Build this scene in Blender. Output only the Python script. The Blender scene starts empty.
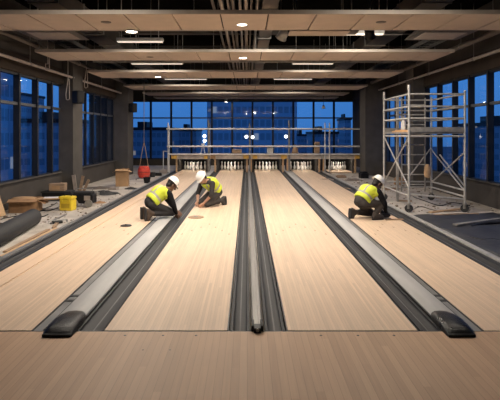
import bpy, math, random
from mathutils import Vector, Matrix
R = math.radians
random.seed(7)
S = bpy.context.scene
C = S.collection
H = 1.66            # camera height above the lane surface (lane surface is z = 0)
VX, VY, F = 247.0, 133.5, 500.0
SLAB = -0.06        # top of the bare concrete slab beside the lanes

def at(px, py, z=SLAB):
    "point of the horizontal plane z that the photo shows at (px, py)"
    Y = F * (H - z) / (py - VY)
    return Vector(((px - VX) / F * Y, Y, z))

# ------------------------------------------------------------------ mesh builder
class MB:
    def __init__(s):
        s.v, s.f, s.m = [], [], []
        s.mi = 0
    def add(s, vs, fs):
        b = len(s.v)
        s.v += [Vector(p) for p in vs]
        for f in fs:
            s.f.append([b + i for i in f]); s.m.append(s.mi)
        return s
    def box(s, c, d, rot=None, rz=0):
        c = Vector(c); x, y, z = d[0] / 2, d[1] / 2, d[2] / 2
        P = [Vector((i * x, j * y, k * z)) for i in (-1, 1) for j in (-1, 1) for k in (-1, 1)]
        M = rot if rot is not None else Matrix.Rotation(rz, 3, 'Z')
        return s.add([c + M @ p for p in P],
                     [(0, 1, 3, 2), (4, 6, 7, 5), (0, 4, 5, 1), (2, 3, 7, 6), (0, 2, 6, 4), (1, 5, 7, 3)])
    def bb(s, x0, x1, y0, y1, z0, z1):
        return s.box(((x0 + x1) / 2, (y0 + y1) / 2, (z0 + z1) / 2), (abs(x1 - x0), abs(y1 - y0), abs(z1 - z0)))
    def loft(s, rings, cap=True):
        n = len(rings[0]); vs = [p for r in rings for p in r]; fs = []
        for i in range(len(rings) - 1):
            for j in range(n):
                k = (j + 1) % n
                fs.append((i * n + j, i * n + k, (i + 1) * n + k, (i + 1) * n + j))
        if cap:
            fs.append(tuple(reversed(range(n)))); fs.append(tuple(range((len(rings) - 1) * n, len(rings) * n)))
        return s.add(vs, fs)
    def tube(s, pts, r, n=8, cap=True):
        pts = [Vector(p) for p in pts]; rings = []
        rr = r if isinstance(r, (list, tuple)) else [r] * len(pts)
        u = None
        for i, p in enumerate(pts):
            if i == 0: d = pts[1] - p
            elif i == len(pts) - 1: d = p - pts[i - 1]
            else: d = (pts[i + 1] - p).normalized() + (p - pts[i - 1]).normalized()
            d.normalize()
            if u is None:
                u = d.cross(Vector((0, 0, 1)) if abs(d.z) < .9 else Vector((1, 0, 0))).normalized()
            else:
                u = (u - d * u.dot(d)).normalized()
            w = d.cross(u)
            rings.append([p + (u * math.cos(a) + w * math.sin(a)) * rr[i] for a in [2 * math.pi * k / n for k in range(n)]])
        return s.loft(rings, cap)
    def capsule(s, p0, p1, r0, r1, n=14):
        p0, p1 = Vector(p0), Vector(p1); d = (p1 - p0).normalized()
        pts, rr = [], []
        for a in (-85, -60, -30, 0):
            pts.append(p0 + d * r0 * math.sin(R(a))); rr.append(r0 * math.cos(R(a)))
        for a in (0, 30, 60, 85):
            pts.append(p1 + d * r1 * math.sin(R(a))); rr.append(r1 * math.cos(R(a)))
        return s.tube(pts, rr, n)
    def ell(s, c, rad, M=None, n=16, m=10):
        c = Vector(c); M = M or Matrix.Identity(3); rings = []
        for i in range(m + 1):
            a = -math.pi / 2 + math.pi * (i + .02) / (m + .04)
            rings.append([c + M @ Vector((rad[0] * math.cos(a) * math.cos(t), rad[1] * math.cos(a) * math.sin(t), rad[2] * math.sin(a)))
                          for t in [2 * math.pi * k / n for k in range(n)]])
        return s.loft(rings)
    def lathe(s, prof, c=(0, 0, 0), n=20, M=None):
        c = Vector(c); M = M or Matrix.Identity(3)
        return s.loft([[c + M @ Vector((r * math.cos(t), r * math.sin(t), z)) for t in [2 * math.pi * k / n for k in range(n)]] for r, z in prof])
    def prism(s, poly, y0, y1):
        "polygon in x,z extruded along y"
        return s.loft([[Vector((x, y0, z)) for x, z in poly], [Vector((x, y1, z)) for x, z in poly]])
    def mesh(s, name):
        me = bpy.data.meshes.new(name)
        me.from_pydata([tuple(p) for p in s.v], [], s.f)
        me.update()
        import bmesh
        bm = bmesh.new(); bm.from_mesh(me)
        bmesh.ops.recalc_face_normals(bm, faces=bm.faces[:]); bm.to_mesh(me); bm.free()
        return me
    def build(s, name, mats, parent=None, loc=(0, 0, 0), rotz=0, smooth=True, bevel=0, angle=38):
        me = s.mesh(name)
        for m in (mats if isinstance(mats, (list, tuple)) else [mats]): me.materials.append(m)
        if isinstance(mats, (list, tuple)):
            for i, p in enumerate(me.polygons): p.material_index = s.m[i]
        if smooth:
            me.polygons.foreach_set('use_smooth', [True] * len(me.polygons)); me.set_sharp_from_angle(angle=R(angle))
        o = bpy.data.objects.new(name, me); C.objects.link(o)
        o.location = loc; o.rotation_euler = (0, 0, rotz)
        if parent: o.parent = parent
        if bevel:
            b = o.modifiers.new('bevel', 'BEVEL'); b.width = bevel; b.segments = 2; b.limit_method = 'ANGLE'
        return o

def tag(o, label=None, cat=None, group=None, kind=None):
    if label: o['label'] = label
    if cat: o['category'] = cat
    if group: o['group'] = group
    if kind: o['kind'] = kind
    return o
def thing(name, label, cat, loc=(0, 0, 0), rotz=0, group=None):
    o = bpy.data.objects.new(name, None); C.objects.link(o)
    o.empty_display_size = .1
    o.location = loc; o.rotation_euler = (0, 0, rotz)
    return tag(o, label, cat, group)
def struct(name, mb, m, **k):
    o = mb.build(name, m, smooth=False, **k); o['kind'] = 'structure'; return o
def kids(o): return [c for c in C.objects if c.parent == o]
def copy_tree(o, parent=None):
    c = o.copy(); C.objects.link(c)
    if parent: c.parent = parent
    for k in list(kids(o)): copy_tree(k, c)
    return c

# ------------------------------------------------------------------ materials
MATS = {}
def mat(name, col, rough=.6, metal=0, var=.12, scale=6, bump=0, bscale=40, stretch=(1, 1, 1), spec=.5, rvar=.1):
    if name in MATS: return MATS[name]
    m = bpy.data.materials.new(name); m.use_nodes = True
    nt = m.node_tree; N = nt.nodes; L = nt.links; P = N['Principled BSDF']
    P.inputs['Metallic'].default_value = metal
    P.inputs['Specular IOR Level'].default_value = spec
    tc = N.new('ShaderNodeTexCoord'); mp = N.new('ShaderNodeMapping'); mp.inputs['Scale'].default_value = stretch
    L.new(tc.outputs['Object'], mp.inputs['Vector'])
    no = N.new('ShaderNodeTexNoise'); no.inputs['Scale'].default_value = scale; no.inputs['Detail'].default_value = 5
    L.new(mp.outputs[0], no.inputs['Vector'])
    cr = N.new('ShaderNodeValToRGB'); e = cr.color_ramp.elements
    e[0].position = .3; e[1].position = .7
    e[0].color = [c * (1 - var) for c in col] + [1]; e[1].color = [min(1, c * (1 + var)) for c in col] + [1]
    L.new(no.outputs['Fac'], cr.inputs[0]); L.new(cr.outputs[0], P.inputs['Base Color'])
    mr = N.new('ShaderNodeMapRange'); mr.inputs['To Min'].default_value = max(.02, rough - rvar); mr.inputs['To Max'].default_value = min(1, rough + rvar)
    L.new(no.outputs['Fac'], mr.inputs['Value']); L.new(mr.outputs[0], P.inputs['Roughness'])
    if bump:
        nb = N.new('ShaderNodeTexNoise'); nb.inputs['Scale'].default_value = bscale; nb.inputs['Detail'].default_value = 4
        L.new(mp.outputs[0], nb.inputs['Vector'])
        b = N.new('ShaderNodeBump'); b.inputs['Strength'].default_value = bump; b.inputs['Distance'].default_value = .02
        L.new(nb.outputs['Fac'], b.inputs['Height']); L.new(b.outputs[0], P.inputs['Normal'])
    MATS[name] = m
    return m
def emit(name, col, k):
    m = bpy.data.materials.new(name); m.use_nodes = True
    P = m.node_tree.nodes['Principled BSDF']
    P.inputs['Base Color'].default_value = (*col, 1)
    P.inputs['Emission Color'].default_value = (*col, 1); P.inputs['Emission Strength'].default_value = k
    return m
def wood_strips(name, col, width, var, rough, grain=.25, seam=.35):
    "narrow boards along y: per-board tone, stretched grain, thin dark seams, dust"
    m = bpy.data.materials.new(name); m.use_nodes = True
    nt = m.node_tree; N = nt.nodes; L = nt.links; P = N['Principled BSDF']
    def math_(op, a, b=None):
        n = N.new('ShaderNodeMath'); n.operation = op
        for i, x in enumerate((a, b)):
            if x is None: continue
            if isinstance(x, (int, float)): n.inputs[i].default_value = x
            else: L.new(x, n.inputs[i])
        return n.outputs[0]
    tc = N.new('ShaderNodeTexCoord'); sp = N.new('ShaderNodeSeparateXYZ'); L.new(tc.outputs['Object'], sp.inputs[0])
    q = math_('DIVIDE', sp.outputs[0], width); idx = math_('FLOOR', q); fr = math_('FRACT', q)
    w1 = N.new('ShaderNodeTexWhiteNoise'); w1.noise_dimensions = '1D'; L.new(idx, w1.inputs['W'])
    # board ends staggered along y
    yy = math_('ADD', math_('DIVIDE', sp.outputs[1], 1.7), math_('MULTIPLY', w1.outputs['Value'], 9.0))
    cb = N.new('ShaderNodeCombineXYZ'); L.new(idx, cb.inputs[0]); L.new(math_('FLOOR', yy), cb.inputs[1])
    w2 = N.new('ShaderNodeTexWhiteNoise'); w2.noise_dimensions = '2D'; L.new(cb.outputs[0], w2.inputs['Vector'])
    mp = N.new('ShaderNodeMapping'); mp.inputs['Scale'].default_value = (55, 2.2, 1); L.new(tc.outputs['Object'], mp.inputs['Vector'])
    g = N.new('ShaderNodeTexNoise'); g.inputs['Scale'].default_value = 1; g.inputs['Detail'].default_value = 6; L.new(mp.outputs[0], g.inputs['Vector'])
    d = N.new('ShaderNodeTexNoise'); d.inputs['Scale'].default_value = .9; d.inputs['Detail'].default_value = 4; L.new(tc.outputs['Object'], d.inputs['Vector'])
    # value = 1 + var*(board-.5) + grain*(g-.5) + dirt, minus seam
    v = math_('ADD', 1 - var / 2, math_('MULTIPLY', w2.outputs['Value'], var))
    v = math_('ADD', v, math_('MULTIPLY', math_('SUBTRACT', g.outputs['Fac'], .5), grain))
    v = math_('ADD', v, math_('MULTIPLY', math_('SUBTRACT', d.outputs['Fac'], .5), .18))
    edge = math_('LESS_THAN', fr, .07)
    v = math_('MULTIPLY', v, math_('SUBTRACT', 1.0, math_('MULTIPLY', edge, seam)))
    mx = N.new('ShaderNodeVectorMath'); mx.operation = 'SCALE'; mx.inputs[0].default_value = col; L.new(v, mx.inputs['Scale'])
    L.new(mx.outputs[0], P.inputs['Base Color'])
    mr = N.new('ShaderNodeMapRange'); mr.inputs['To Min'].default_value = rough - .08; mr.inputs['To Max'].default_value = rough + .1
    L.new(g.outputs['Fac'], mr.inputs['Value']); L.new(mr.outputs[0], P.inputs['Roughness'])
    P.inputs['Specular IOR Level'].default_value = .35
    b = N.new('ShaderNodeBump'); b.inputs['Strength'].default_value = .08; b.inputs['Distance'].default_value = .003
    L.new(v, b.inputs['Height']); L.new(b.outputs[0], P.inputs['Normal'])
    MATS[name] = m
    return m
def glass(name, tint, ior=1.45):
    m = bpy.data.materials.new(name); m.use_nodes = True
    nt = m.node_tree; N = nt.nodes; L = nt.links; N.remove(N['Principled BSDF'])
    t = N.new('ShaderNodeBsdfTransparent'); t.inputs[0].default_value = (*tint, 1)
    g = N.new('ShaderNodeBsdfGlossy'); g.inputs['Roughness'].default_value = .03
    f = N.new('ShaderNodeLayerWeight'); f.inputs['Blend'].default_value = .5
    pw = N.new('ShaderNodeMath'); pw.operation = 'POWER'; pw.inputs[1].default_value = 5; L.new(f.outputs['Facing'], pw.inputs[0])
    ad = N.new('ShaderNodeMath'); ad.operation = 'MULTIPLY_ADD'; ad.inputs[1].default_value = .6; ad.inputs[2].default_value = .02; L.new(pw.outputs[0], ad.inputs[0])
    x = N.new('ShaderNodeMixShader'); L.new(ad.outputs[0], x.inputs[0]); L.new(t.outputs[0], x.inputs[1]); L.new(g.outputs[0], x.inputs[2])
    L.new(x.outputs[0], N['Material Output'].inputs[0])
    return m
def facade(name, col, glow, dens, sx=1.6, sz=3.2, k=1.5):
    "building skin: window grid, some windows lit"
    m = bpy.data.materials.new(name); m.use_nodes = True
    nt = m.node_tree; N = nt.nodes; L = nt.links; P = N['Principled BSDF']
    def math_(op, a, b=None):
        n = N.new('ShaderNodeMath'); n.operation = op
        for i, x in enumerate((a, b)):
            if x is None: continue
            if isinstance(x, (int, float)): n.inputs[i].default_value = x
            else: L.new(x, n.inputs[i])
        return n.outputs[0]
    tc = N.new('ShaderNodeTexCoord'); sp = N.new('ShaderNodeSeparateXYZ'); L.new(tc.outputs['Object'], sp.inputs[0])
    h = math_('DIVIDE', math_('ADD', sp.outputs[0], sp.outputs[1]), sx); z = math_('DIVIDE', sp.outputs[2], sz)
    cb = N.new('ShaderNodeCombineXYZ'); L.new(math_('FLOOR', h), cb.inputs[0]); L.new(math_('FLOOR', z), cb.inputs[1])
    w = N.new('ShaderNodeTexWhiteNoise'); w.noise_dimensions = '2D'; L.new(cb.outputs[0], w.inputs['Vector'])
    fh, fz = math_('FRACT', h), math_('FRACT', z)
    win = math_('MULTIPLY', math_('GREATER_THAN', fh, .25), math_('MULTIPLY', math_('GREATER_THAN', fz, .35), math_('LESS_THAN', fz, .85)))
    lit = math_('MULTIPLY', win, math_('LESS_THAN', w.outputs['Value'], dens))
    mx = N.new('ShaderNodeMix'); mx.data_type = 'RGBA'; L.new(win, mx.inputs['Factor'])
    mx.inputs['A'].default_value = (*col, 1); mx.inputs['B'].default_value = (*[c * .65 for c in col], 1)
    L.new(mx.outputs['Result'], P.inputs['Base Color']); P.inputs['Roughness'].default_value = .5
    P.inputs['Emission Color'].default_value = (*glow, 1); L.new(math_('MULTIPLY', lit, k), P.inputs['Emission Strength'])
    return m

LANE = wood_strips('lane_maple', (.66, .49, .35), .0272, .16, .5, seam=.22)
PALE = wood_strips('pale_board', (.72, .52, .36), .14, .1, .5, seam=.2)
APPR = wood_strips('approach_maple', (.50, .325, .205), .055, .16, .52, grain=.34, seam=.22)
DARKEDGE = mat('dark_edge', (.018, .018, .02), .5)
GUTTER = mat('gutter_plastic', (.036, .036, .039), .6, spec=.25, var=.3, scale=5, stretch=(6, .35, 6))
TRACK = mat('track_cap', (.40, .39, .38), .55, var=.12, scale=3, stretch=(3, .4, 3), bump=.1, bscale=160)
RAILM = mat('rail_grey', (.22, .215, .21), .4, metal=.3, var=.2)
HILITE = mat('highlight_grey', (.085, .085, .088), .55, var=.5, scale=3, stretch=(1, .6, 1))
HOOD = mat('hood_black', (.005, .005, .006), .3, spec=.2, bump=.25, bscale=90)
CONC = mat('concrete', (.43, .385, .34), .85, var=.25, scale=2.2, bump=.3, bscale=22)
WALLM = mat('wall_grey', (.072, .064, .058), .85, spec=.15, var=.15, scale=2, bump=.15, bscale=30)
COLM = mat('column_concrete', (.085, .077, .069), .8, spec=.2, var=.15, scale=3, bump=.15, bscale=30)
BEAMW = mat('beam_brown', (.045, .034, .026), .8, spec=.15, var=.2, scale=3)
CEILM = mat('ceiling_dark', (.008, .007, .006), .9, var=.3, spec=0)
PANEL = mat('panel_felt', (.58, .475, .385), .85, var=.05, scale=4, bump=.05, bscale=120)
RIM = mat('panel_rim', (.33, .285, .24), .5, metal=.0, var=.1)
SEAM = mat('seam_dark', (.05, .035, .028), .8)
FRAME = mat('window_metal', (.012, .013, .016), .5, spec=.3)
TRANSOM = mat('transom_metal', (.09, .095, .105), .45, metal=.2)
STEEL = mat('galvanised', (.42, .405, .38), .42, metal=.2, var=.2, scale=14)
STEELD = mat('steel_dull', (.25, .235, .215), .5, metal=.2, var=.25, scale=10)
DUCT = mat('duct_metal', (.14, .118, .10), .45, metal=.6, var=.25, scale=3)
PIPE = mat('pipe_paint', (.17, .14, .118), .55, metal=.3, var=.2)
PIPEL = mat('pipe_light', (.40, .34, .295), .5, metal=.3, var=.15)
BLACK = mat('black_plastic', (.010, .010, .011), .5, spec=.25)
RUBBER = mat('rubber', (.022, .022, .023), .75, bump=.1, bscale=60)
MEMB = mat('roll_membrane', (.030, .030, .032), .65, spec=.3, var=.25, bump=.15, bscale=40)
MATM = mat('mat_black', (.032, .032, .035), .55, var=.45, scale=3, bump=.5, bscale=9)
CARD = mat('cardboard', (.40, .245, .125), .8, var=.15, scale=5)
CARDD = mat('cardboard_worn', (.33, .19, .095), .85, var=.25, scale=7)
TIMBER = mat('timber', (.52, .34, .19), .65, var=.2, scale=3, stretch=(1, 14, 14))
TIMBERD = mat('timber_old', (.30, .20, .125), .7, var=.3, scale=4, stretch=(1, 12, 12))
PLY = mat('plywood', (.60, .36, .17), .65, var=.2, scale=3, stretch=(8, 1, 1))
YEL = mat('yellow_plastic', (.75, .55, .03), .4, var=.1)
RED = mat('red_fabric', (.62, .055, .03), .6, var=.25, scale=12, bump=.3, bscale=14)
PINM = mat('pin_white', (.82, .79, .74), .25, var=.03)
PINR = mat('pin_red', (.5, .03, .03), .3)
KICK = mat('kickback_dark', (.05, .045, .04), .7)
PITB = mat('pit_black', (.012, .012, .012), .8)
GALVL = mat('galvanised_light', (.66, .645, .62), .45, metal=.15, var=.15, scale=10)  # paler copy of the galvanised steel, brightness for the dim rear put into colour
BEAMG = mat('masking_grey', (.60, .57, .53), .5, metal=.3, var=.2)
AMBER = mat('amber_box', (.85, .55, .12), .5, var=.2)
WHITE = mat('white_paint', (.72, .70, .67), .45)
SKIN = mat('skin_tan', (.44, .25, .165), .55, var=.08)
SKIND = mat('skin_brown', (.20, .105, .065), .55, var=.08)
HAIR = mat('hair_dark', (.015, .011, .009), .6)
SLEEVE = mat('sleeve_black', (.012, .012, .014), .9, spec=.15, bump=.3, bscale=30)
TROU = mat('trouser_grey', (.042, .04, .04), .9, spec=.2, var=.2, bump=.35, bscale=22)
TROUB = mat('trouser_brown_grey', (.056, .05, .046), .9, spec=.2, var=.2, bump=.35, bscale=22)
VEST = mat('vest_yellow', (.60, .68, .045), .65, var=.12, scale=9, bump=.3, bscale=16)
STRIPE = mat('vest_stripe', (.34, .33, .29), .45, var=.1)
BOOT = mat('boot_brown', (.075, .05, .034), .7, var=.25)
BOOTD = mat('boot_dark', (.05, .042, .038), .7, var=.25)
HELM = mat('helmet_white', (.84, .82, .77), .3, var=.03)
SHIRT = mat('shirt_dark', (.03, .026, .024), .85)
EYE = mat('eye_dark', (.02, .015, .012), .3)
GLASS = glass('window_glass', (.95, .97, 1.0), 1.22)
LAMPW = emit('lamp_white', (1.0, .86, .70), 14)
LAMPS = emit('lamp_tube', (1.0, .88, .74), .6)
LAMPC = emit('work_light', (.92, .96, 1.0), 4)
CITYG = mat('city_ground', (.11, .13, .17), .9, var=.4, scale=.05)

# ------------------------------------------------------------------ the setting
LX, RX, BY, FY = -5.4, 5.7, 27.0, -1.6       # left wall, right wall, back wall, wall behind the camera
TOP = 4.75
struct('floor', MB().bb(LX - .9, RX + .6, 3.9, BY + .3, SLAB - .3, SLAB), CONC)
struct('ceiling', MB().bb(LX - 1.2, RX + 1.2, FY - .3, BY + .4, TOP, TOP + .2), CEILM)
struct('wall_front', MB().bb(LX - 1, RX + 1, FY - .3, FY, -.4, TOP), WALLM)
# bowling approach, a boarded platform level with the lanes
ap = thing('bowling_approach', 'broad boarded maple approach in front of the lanes', 'bowling approach', (0, 1.3, 0))
MB().bb(LX + .01, RX - .01, FY - 1.28, 4.19 - 1.3, -.36, 0).build('platform', APPR, ap, smooth=False)
sl = MB().bb(LX + .01, RX - .01, 4.192 - 1.3, 4.215 - 1.3, -.3, -.004).build('foul_line', DARKEDGE, ap, smooth=False); sl['label'] = 'thin dark foul line seam'
for px in (125, 163, 196, 321, 358, 394):
    p = at(px, 335.5, 0); d = MB().lathe([(.011, .0004), (.011, .0016), (.008, .002)], (p.x, p.y - 1.3, 0), 12).build('approach_dot', DARKEDGE, ap)
for px in (143, 170):
    p = at(px, 350, 0); MB().lathe([(.007, .0004), (.007, .0016), (.005, .002)], (p.x, p.y - 1.3, 0), 12).build('approach_dot', DARKEDGE, ap)

# side walls: sill wall, head wall, columns and one window object per bay
LS, LT, LH = .534, 2.37, 3.09
RS, RT, RH = .49, 2.37, 3.15
wn = [0]
def window(axis, plane, a0, a1, z0, zt, z1, depth=.13, mw=.075, inward=1):
    "one bay of curtain wall: frame structure, two panes and a transom"
    wn[0] += 1
    f = MB(); t = MB(); p1 = MB(); p2 = MB(); h = mw / 2
    def bx(mb, s0, s1, z0_, z1_, d0, d1):
        if axis == 'x': mb.bb(plane - inward * d0, plane + inward * d1, s0, s1, z0_, z1_)
        else: mb.bb(s0, s1, plane - inward * d0, plane + inward * d1, z0_, z1_)
    bx(f, a0, a0 + h, z0, z1, .02, depth); bx(f, a1 - h, a1, z0, z1, .02, depth)
    bx(f, a0 + h, a1 - h, z0, z0 + .05, .02, depth * .8); bx(f, a0 + h, a1 - h, z1 - .05, z1, .02, depth * .8)
    o = f.build('window_%d' % wn[0], FRAME, smooth=False); o['kind'] = 'structure'
    bx(t, a0 + h, a1 - h, zt - .035, zt + .035, .0, depth * .7)
    t.build('transom', TRANSOM, o, smooth=False)
    bx(p1, a0 + h, a1 - h, z0 + .05, zt - .035, .012, -.004); bx(p2, a0 + h, a1 - h, zt + .035, z1 - .05, .012, -.004)
    p1.build('pane', GLASS, o, smooth=False); p2.build('pane', GLASS, o, smooth=False)
def bays(axis, plane, edges, *a, **k):
    for e0, e1 in zip(edges, edges[1:]): window(axis, plane, e0, e1, *a, **k)

# left wall
struct('wall_left', MB().bb(LX - .3, LX, FY, 21.2, -.4, LS).bb(LX - .3, LX, FY, 21.2, LH, TOP).bb(LX - .3, LX, FY, 4.95, LS, LH)
       .bb(-6.5, LX, 21.2, 21.5, -.4, TOP).bb(-6.8, -6.4, 21.5, BY, -.4, TOP), WALLM)
struct('trim_1', MB().bb(LX - .02, LX + .07, 4.95, 14.4, LS, LS + .035).bb(LX - .02, LX + .07, 15.6, 20.7, LS, LS + .035), COLM)
struct('trim_2', MB().bb(LX - .02, LX + .05, 4.95, 20.7, LH + .01, 3.52), BEAMW)
bays('x', LX - .12, [4.95, 5.95, 6.95, 7.95, 8.95, 9.93, 10.9, 11.88, 12.9, 13.86, 14.75], LS, LT, LH)
bays('x', LX - .12, [15.4, 16.15, 17.0, 17.85, 18.7, 19.6, 20.45], LS, LT, LH, depth=.06, mw=.06)
struct('column_left', MB().bb(LX - .1, -5.08, 14.6, 15.45, -.3, TOP), COLM)
struct('column_left_back', MB().bb(LX - .3, -4.88, 20.45, 21.45, -.3, TOP), COLM)
# right wall
struct('wall_right', MB().bb(RX, RX + .3, FY, BY, -.4, RS).bb(RX, RX + .3, FY, BY, RH, TOP).bb(RX, RX + .3, FY, 4.95, RS, RH)
       .bb(RX, RX + .3, 21.3, BY, RS, RH), WALLM)
struct('trim_3', MB().bb(RX - .07, RX + .02, 4.95, 15.9, RS, RS + .035).bb(RX - .07, RX + .02, 16.9, 20.5, RS, RS + .035), COLM)
struct('trim_4', MB().bb(RX - .05, RX + .02, 4.95, 20.5, RH + .01, 3.6), BEAMW)
bays('x', RX + .12, [4.95, 5.95, 6.95, 7.95, 8.95, 9.9, 10.88, 11.85, 12.85, 13.85, 14.95, 16.0], RS, RT, RH, inward=-1)
bays('x', RX + .12, [16.75, 17.7, 18.6, 19.5, 20.4], RS, RT, RH, depth=.06, mw=.06, inward=-1)
struct('column_right', MB().bb(5.32, RX + .1, 16.0, 16.75, -.3, TOP), COLM)
struct('column_right_back', MB().bb(4.83, RX, 20.4, 21.4, -.3, TOP), COLM)
# back wall
BS, BT, BH = .28, 2.5, 3.417
bx0, bx1 = -6.3, 5.84
struct('wall_back', MB().bb(-6.8, RX + .3, BY, BY + .3, -.4, BS).bb(-6.8, RX + .3, BY, BY + .3, BH, TOP)
       .bb(5.9, RX + .3, BY, BY + .3, BS, BH).bb(-6.8, -6.35, BY, BY + .3, BS, BH), WALLM)
bays('y', BY + .1, [-6.3 + i * 1.1 for i in range(12)], BS, BT, BH, depth=.12, mw=.1, inward=-1)

# ------------------------------------------------------------------ city outside
struct('city_ground', MB().bb(-400, 400, -60, 600, -14.3, -14), CITYG)
FA = facade('facade_cool', (.36, .43, .52), (.75, .88, 1.0), .10, .9, 1.6, .18)  # dusk haze is put into these paler, bluer facade colours
FB = facade('facade_slate', (.28, .34, .42), (1.0, .85, .6), .05, .9, 1.6, .15)
FC = facade('facade_office', (.42, .50, .60), (.80, .92, 1.0), .09, .9, 2.0, .16)
def building(label, x0, x1, y0, y1, h, m, steps=1, base=-14):
    cx, cy = (x0 + x1) / 2, (y0 + y1) / 2
    t = thing('city_building', label, 'building', (cx, cy, base), 0, 'city buildings outside the windows')
    w, d = x1 - x0, y1 - y0; H_ = h - base
    MB().bb(-w / 2, w / 2, -d / 2, d / 2, 0, H_).build('tower', m, t, smooth=False)
    r = MB().bb(-w / 2 - .2, w / 2 + .2, -d / 2 - .2, d / 2 + .2, H_, H_ + .5)
    for k in range(steps): r.bb(-w * .25 + k * w * .2, -w * .05 + k * w * .2, -d * .2, d * .2, H_ + .5, H_ + 1.6 + k)
    r.build('roof', FRAME, t, smooth=False)
def seen(px0, px1, pytop, Y):
    return (px0 - VX) / F * Y, (px1 - VX) / F * Y, H + (VY - pytop) / F * Y
def bpx(label, px0, px1, ptop, Y, d, m, **k):
    a, b, h = seen(px0, px1, ptop, Y); building(label, a, b, Y, Y + d, h, m, **k)
bpx('broad office tower with lit floors behind the middle of the far windows', 207, 297, 58, 75, 20, FC)
bpx('dark low block behind the far windows beside the left column', 120, 168, 130, 90, 15, FB)
bpx('slim dark block seen behind the far windows left of the tower', 176, 196, 131, 110, 14, FB)
bpx('dark twin rooftop block behind the far windows right of the tower', 315, 338, 134, 100, 14, FB)
bpx('narrow tower behind the rightmost of the far windows', 345, 351, 120, 120, 10, FB)
bpx('low dark block behind the far windows nearest the tower on the right', 297, 312, 136, 130, 14, FB)
building('tall lit office block close outside the near left windows', -34, -19.8, 40, 43, 22, FC)
building('dim tower farther along outside the left windows', -58, -43, 92, 106, 9, FB)
building('dark slab block outside the far left windows', -30, -22, 62, 80, 3.0, FA)
for i, (x0, x1, y0, y1, h, m, l) in enumerate([
    (56, 70, 78, 90, 2.5, FA, 'pale low block on the skyline outside the right windows'),
    (44, 56, 92, 104, 3.2, FB, 'dark low block on the skyline outside the right windows'),
    (60, 76, 56, 68, .8, FB, 'squat dark block outside the nearest right windows'),
    (66, 84, 104, 120, 3.6, FA, 'stepped block far off outside the right windows'),
    (36, 43, 74, 84, 2.8, FB, 'slim block behind the scaffold tower outside the right windows'),
    (34, 44, 42, 52, -5.5, FA, 'low flat roofed block below the right windows')]):
    building(l, x0, x1, y0, y1, h, m)

# ------------------------------------------------------------------ lanes, gutters, ball tracks
Y0, Y1 = 4.215, 23.4
lane_x = [(-2.96, -1.82), (-1.202, -.168), (.345, 1.437), (2.0, 2.95)]
lane_lab = ['bare maple lane left of the left ball track, a black disc on it',
            'bare maple lane with a worker kneeling near its middle, left of the centre divider',
            'clear empty maple lane right of the centre divider',
            'bare maple lane right of the right ball track, beside the concrete']
for (a, b), l in zip(lane_x, lane_lab):
    t = thing('bowling_lane', l, 'bowling lane', ((a + b) / 2, Y0, SLAB), 0, 'bare maple bowling lanes')
    w = (b - a) / 2
    MB().bb(-w, w, 0, 17.8, .0, -SLAB).build('lane_bed', LANE, t, smooth=False)
    MB().bb(-w, w, 17.81, Y1 - Y0, .0, -SLAB).build('pin_deck', LANE, t, smooth=False)
    e = MB().bb(-w - .012, -w, 0, Y1 - Y0, 0, -SLAB - .002).bb(w, w + .012, 0, Y1 - Y0, 0, -SLAB - .002)
    e.build('edge_strip', DARKEDGE, t, smooth=False)['label'] = 'black edge strip'
    if a < -2: MB().bb(-w + .02, -w + .30, 0, 17.0, -SLAB, -SLAB + .012).build('edge_board', PALE, t, smooth=False)['label'] = 'paler raised edge board'
    ar = MB()   # aiming arrows and dots inlaid in the boards
    for k in range(-3, 4):
        yb = 4.9 - abs(k) * .3; xb = k * w / 4
        ar.add([(xb - .014, yb, -SLAB + .0012), (xb + .014, yb, -SLAB + .0012), (xb, yb + .13, -SLAB + .0012),
                (xb - .014, yb, -SLAB + .0002), (xb + .014, yb, -SLAB + .0002), (xb, yb + .13, -SLAB + .0002)],
               [(0, 1, 2), (5, 4, 3), (0, 3, 4, 1), (1, 4, 5, 2), (2, 5, 3, 0)])
    ar.build('aiming_arrows', mat('inlay_brown', (.36, .22, .13), .55), t, smooth=False)

def gutter(label, a, b):
    cx = (a + b) / 2; w = (b - a) / 2 - .014; t = thing('gutter_channel', label, 'gutter', (cx, Y0, SLAB), 0, 'grey lane gutters')
    n = 12; out = []
    for i in range(n + 1):
        th = math.pi * i / n; out.append((-(w - .022) * math.cos(th), .052 - .03 * math.sin(th) ** .6))
    poly = [(-w, 0), (-w, .058), (-w + .022, .058)] + out[0:] + [(w - .022, .058), (w, .058), (w, 0)]
    MB().prism(poly, 0, Y1 - Y0 - .6).build('channel', GUTTER, t)
    MB().bb(-.006, .006, .02, Y1 - Y0 - .7, 0.021, .0235).build('highlight_line', HILITE, t, smooth=False)  # painted highlight: a paler strip down the middle of the gutter
gutter('outermost grey gutter on the left, beside the concrete', -3.21, -2.95)
gutter('grey gutter on the right side of the left ball track', -1.452, -1.19)
gutter('grey gutter directly left of the centre divider', -.155, .036)
gutter('grey gutter directly right of the centre divider', .139, .333)
gutter('grey gutter on the left side of the right ball track', 1.45, 1.66)
gutter('outermost grey gutter on the right, beside the concrete', 2.96, 3.22)
# pale kerb rails at the outer edges
for x, l in ((-3.30, 'pale metal edge rail along the concrete left of the lanes'), (3.34, 'pale metal edge rail along the concrete right of the lanes')):
    t = thing('edge_rail', l, 'edge rail', (x, Y0, SLAB), 0, 'edge rails beside the lanes')
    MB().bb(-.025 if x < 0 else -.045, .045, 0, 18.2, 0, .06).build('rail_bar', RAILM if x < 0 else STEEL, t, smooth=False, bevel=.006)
    MB().bb(.045 if x < 0 else -.09, .09 if x < 0 else -.045, 0, 18.2, 0, .035).build('foot_strip', DARKEDGE, t, smooth=False)

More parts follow.
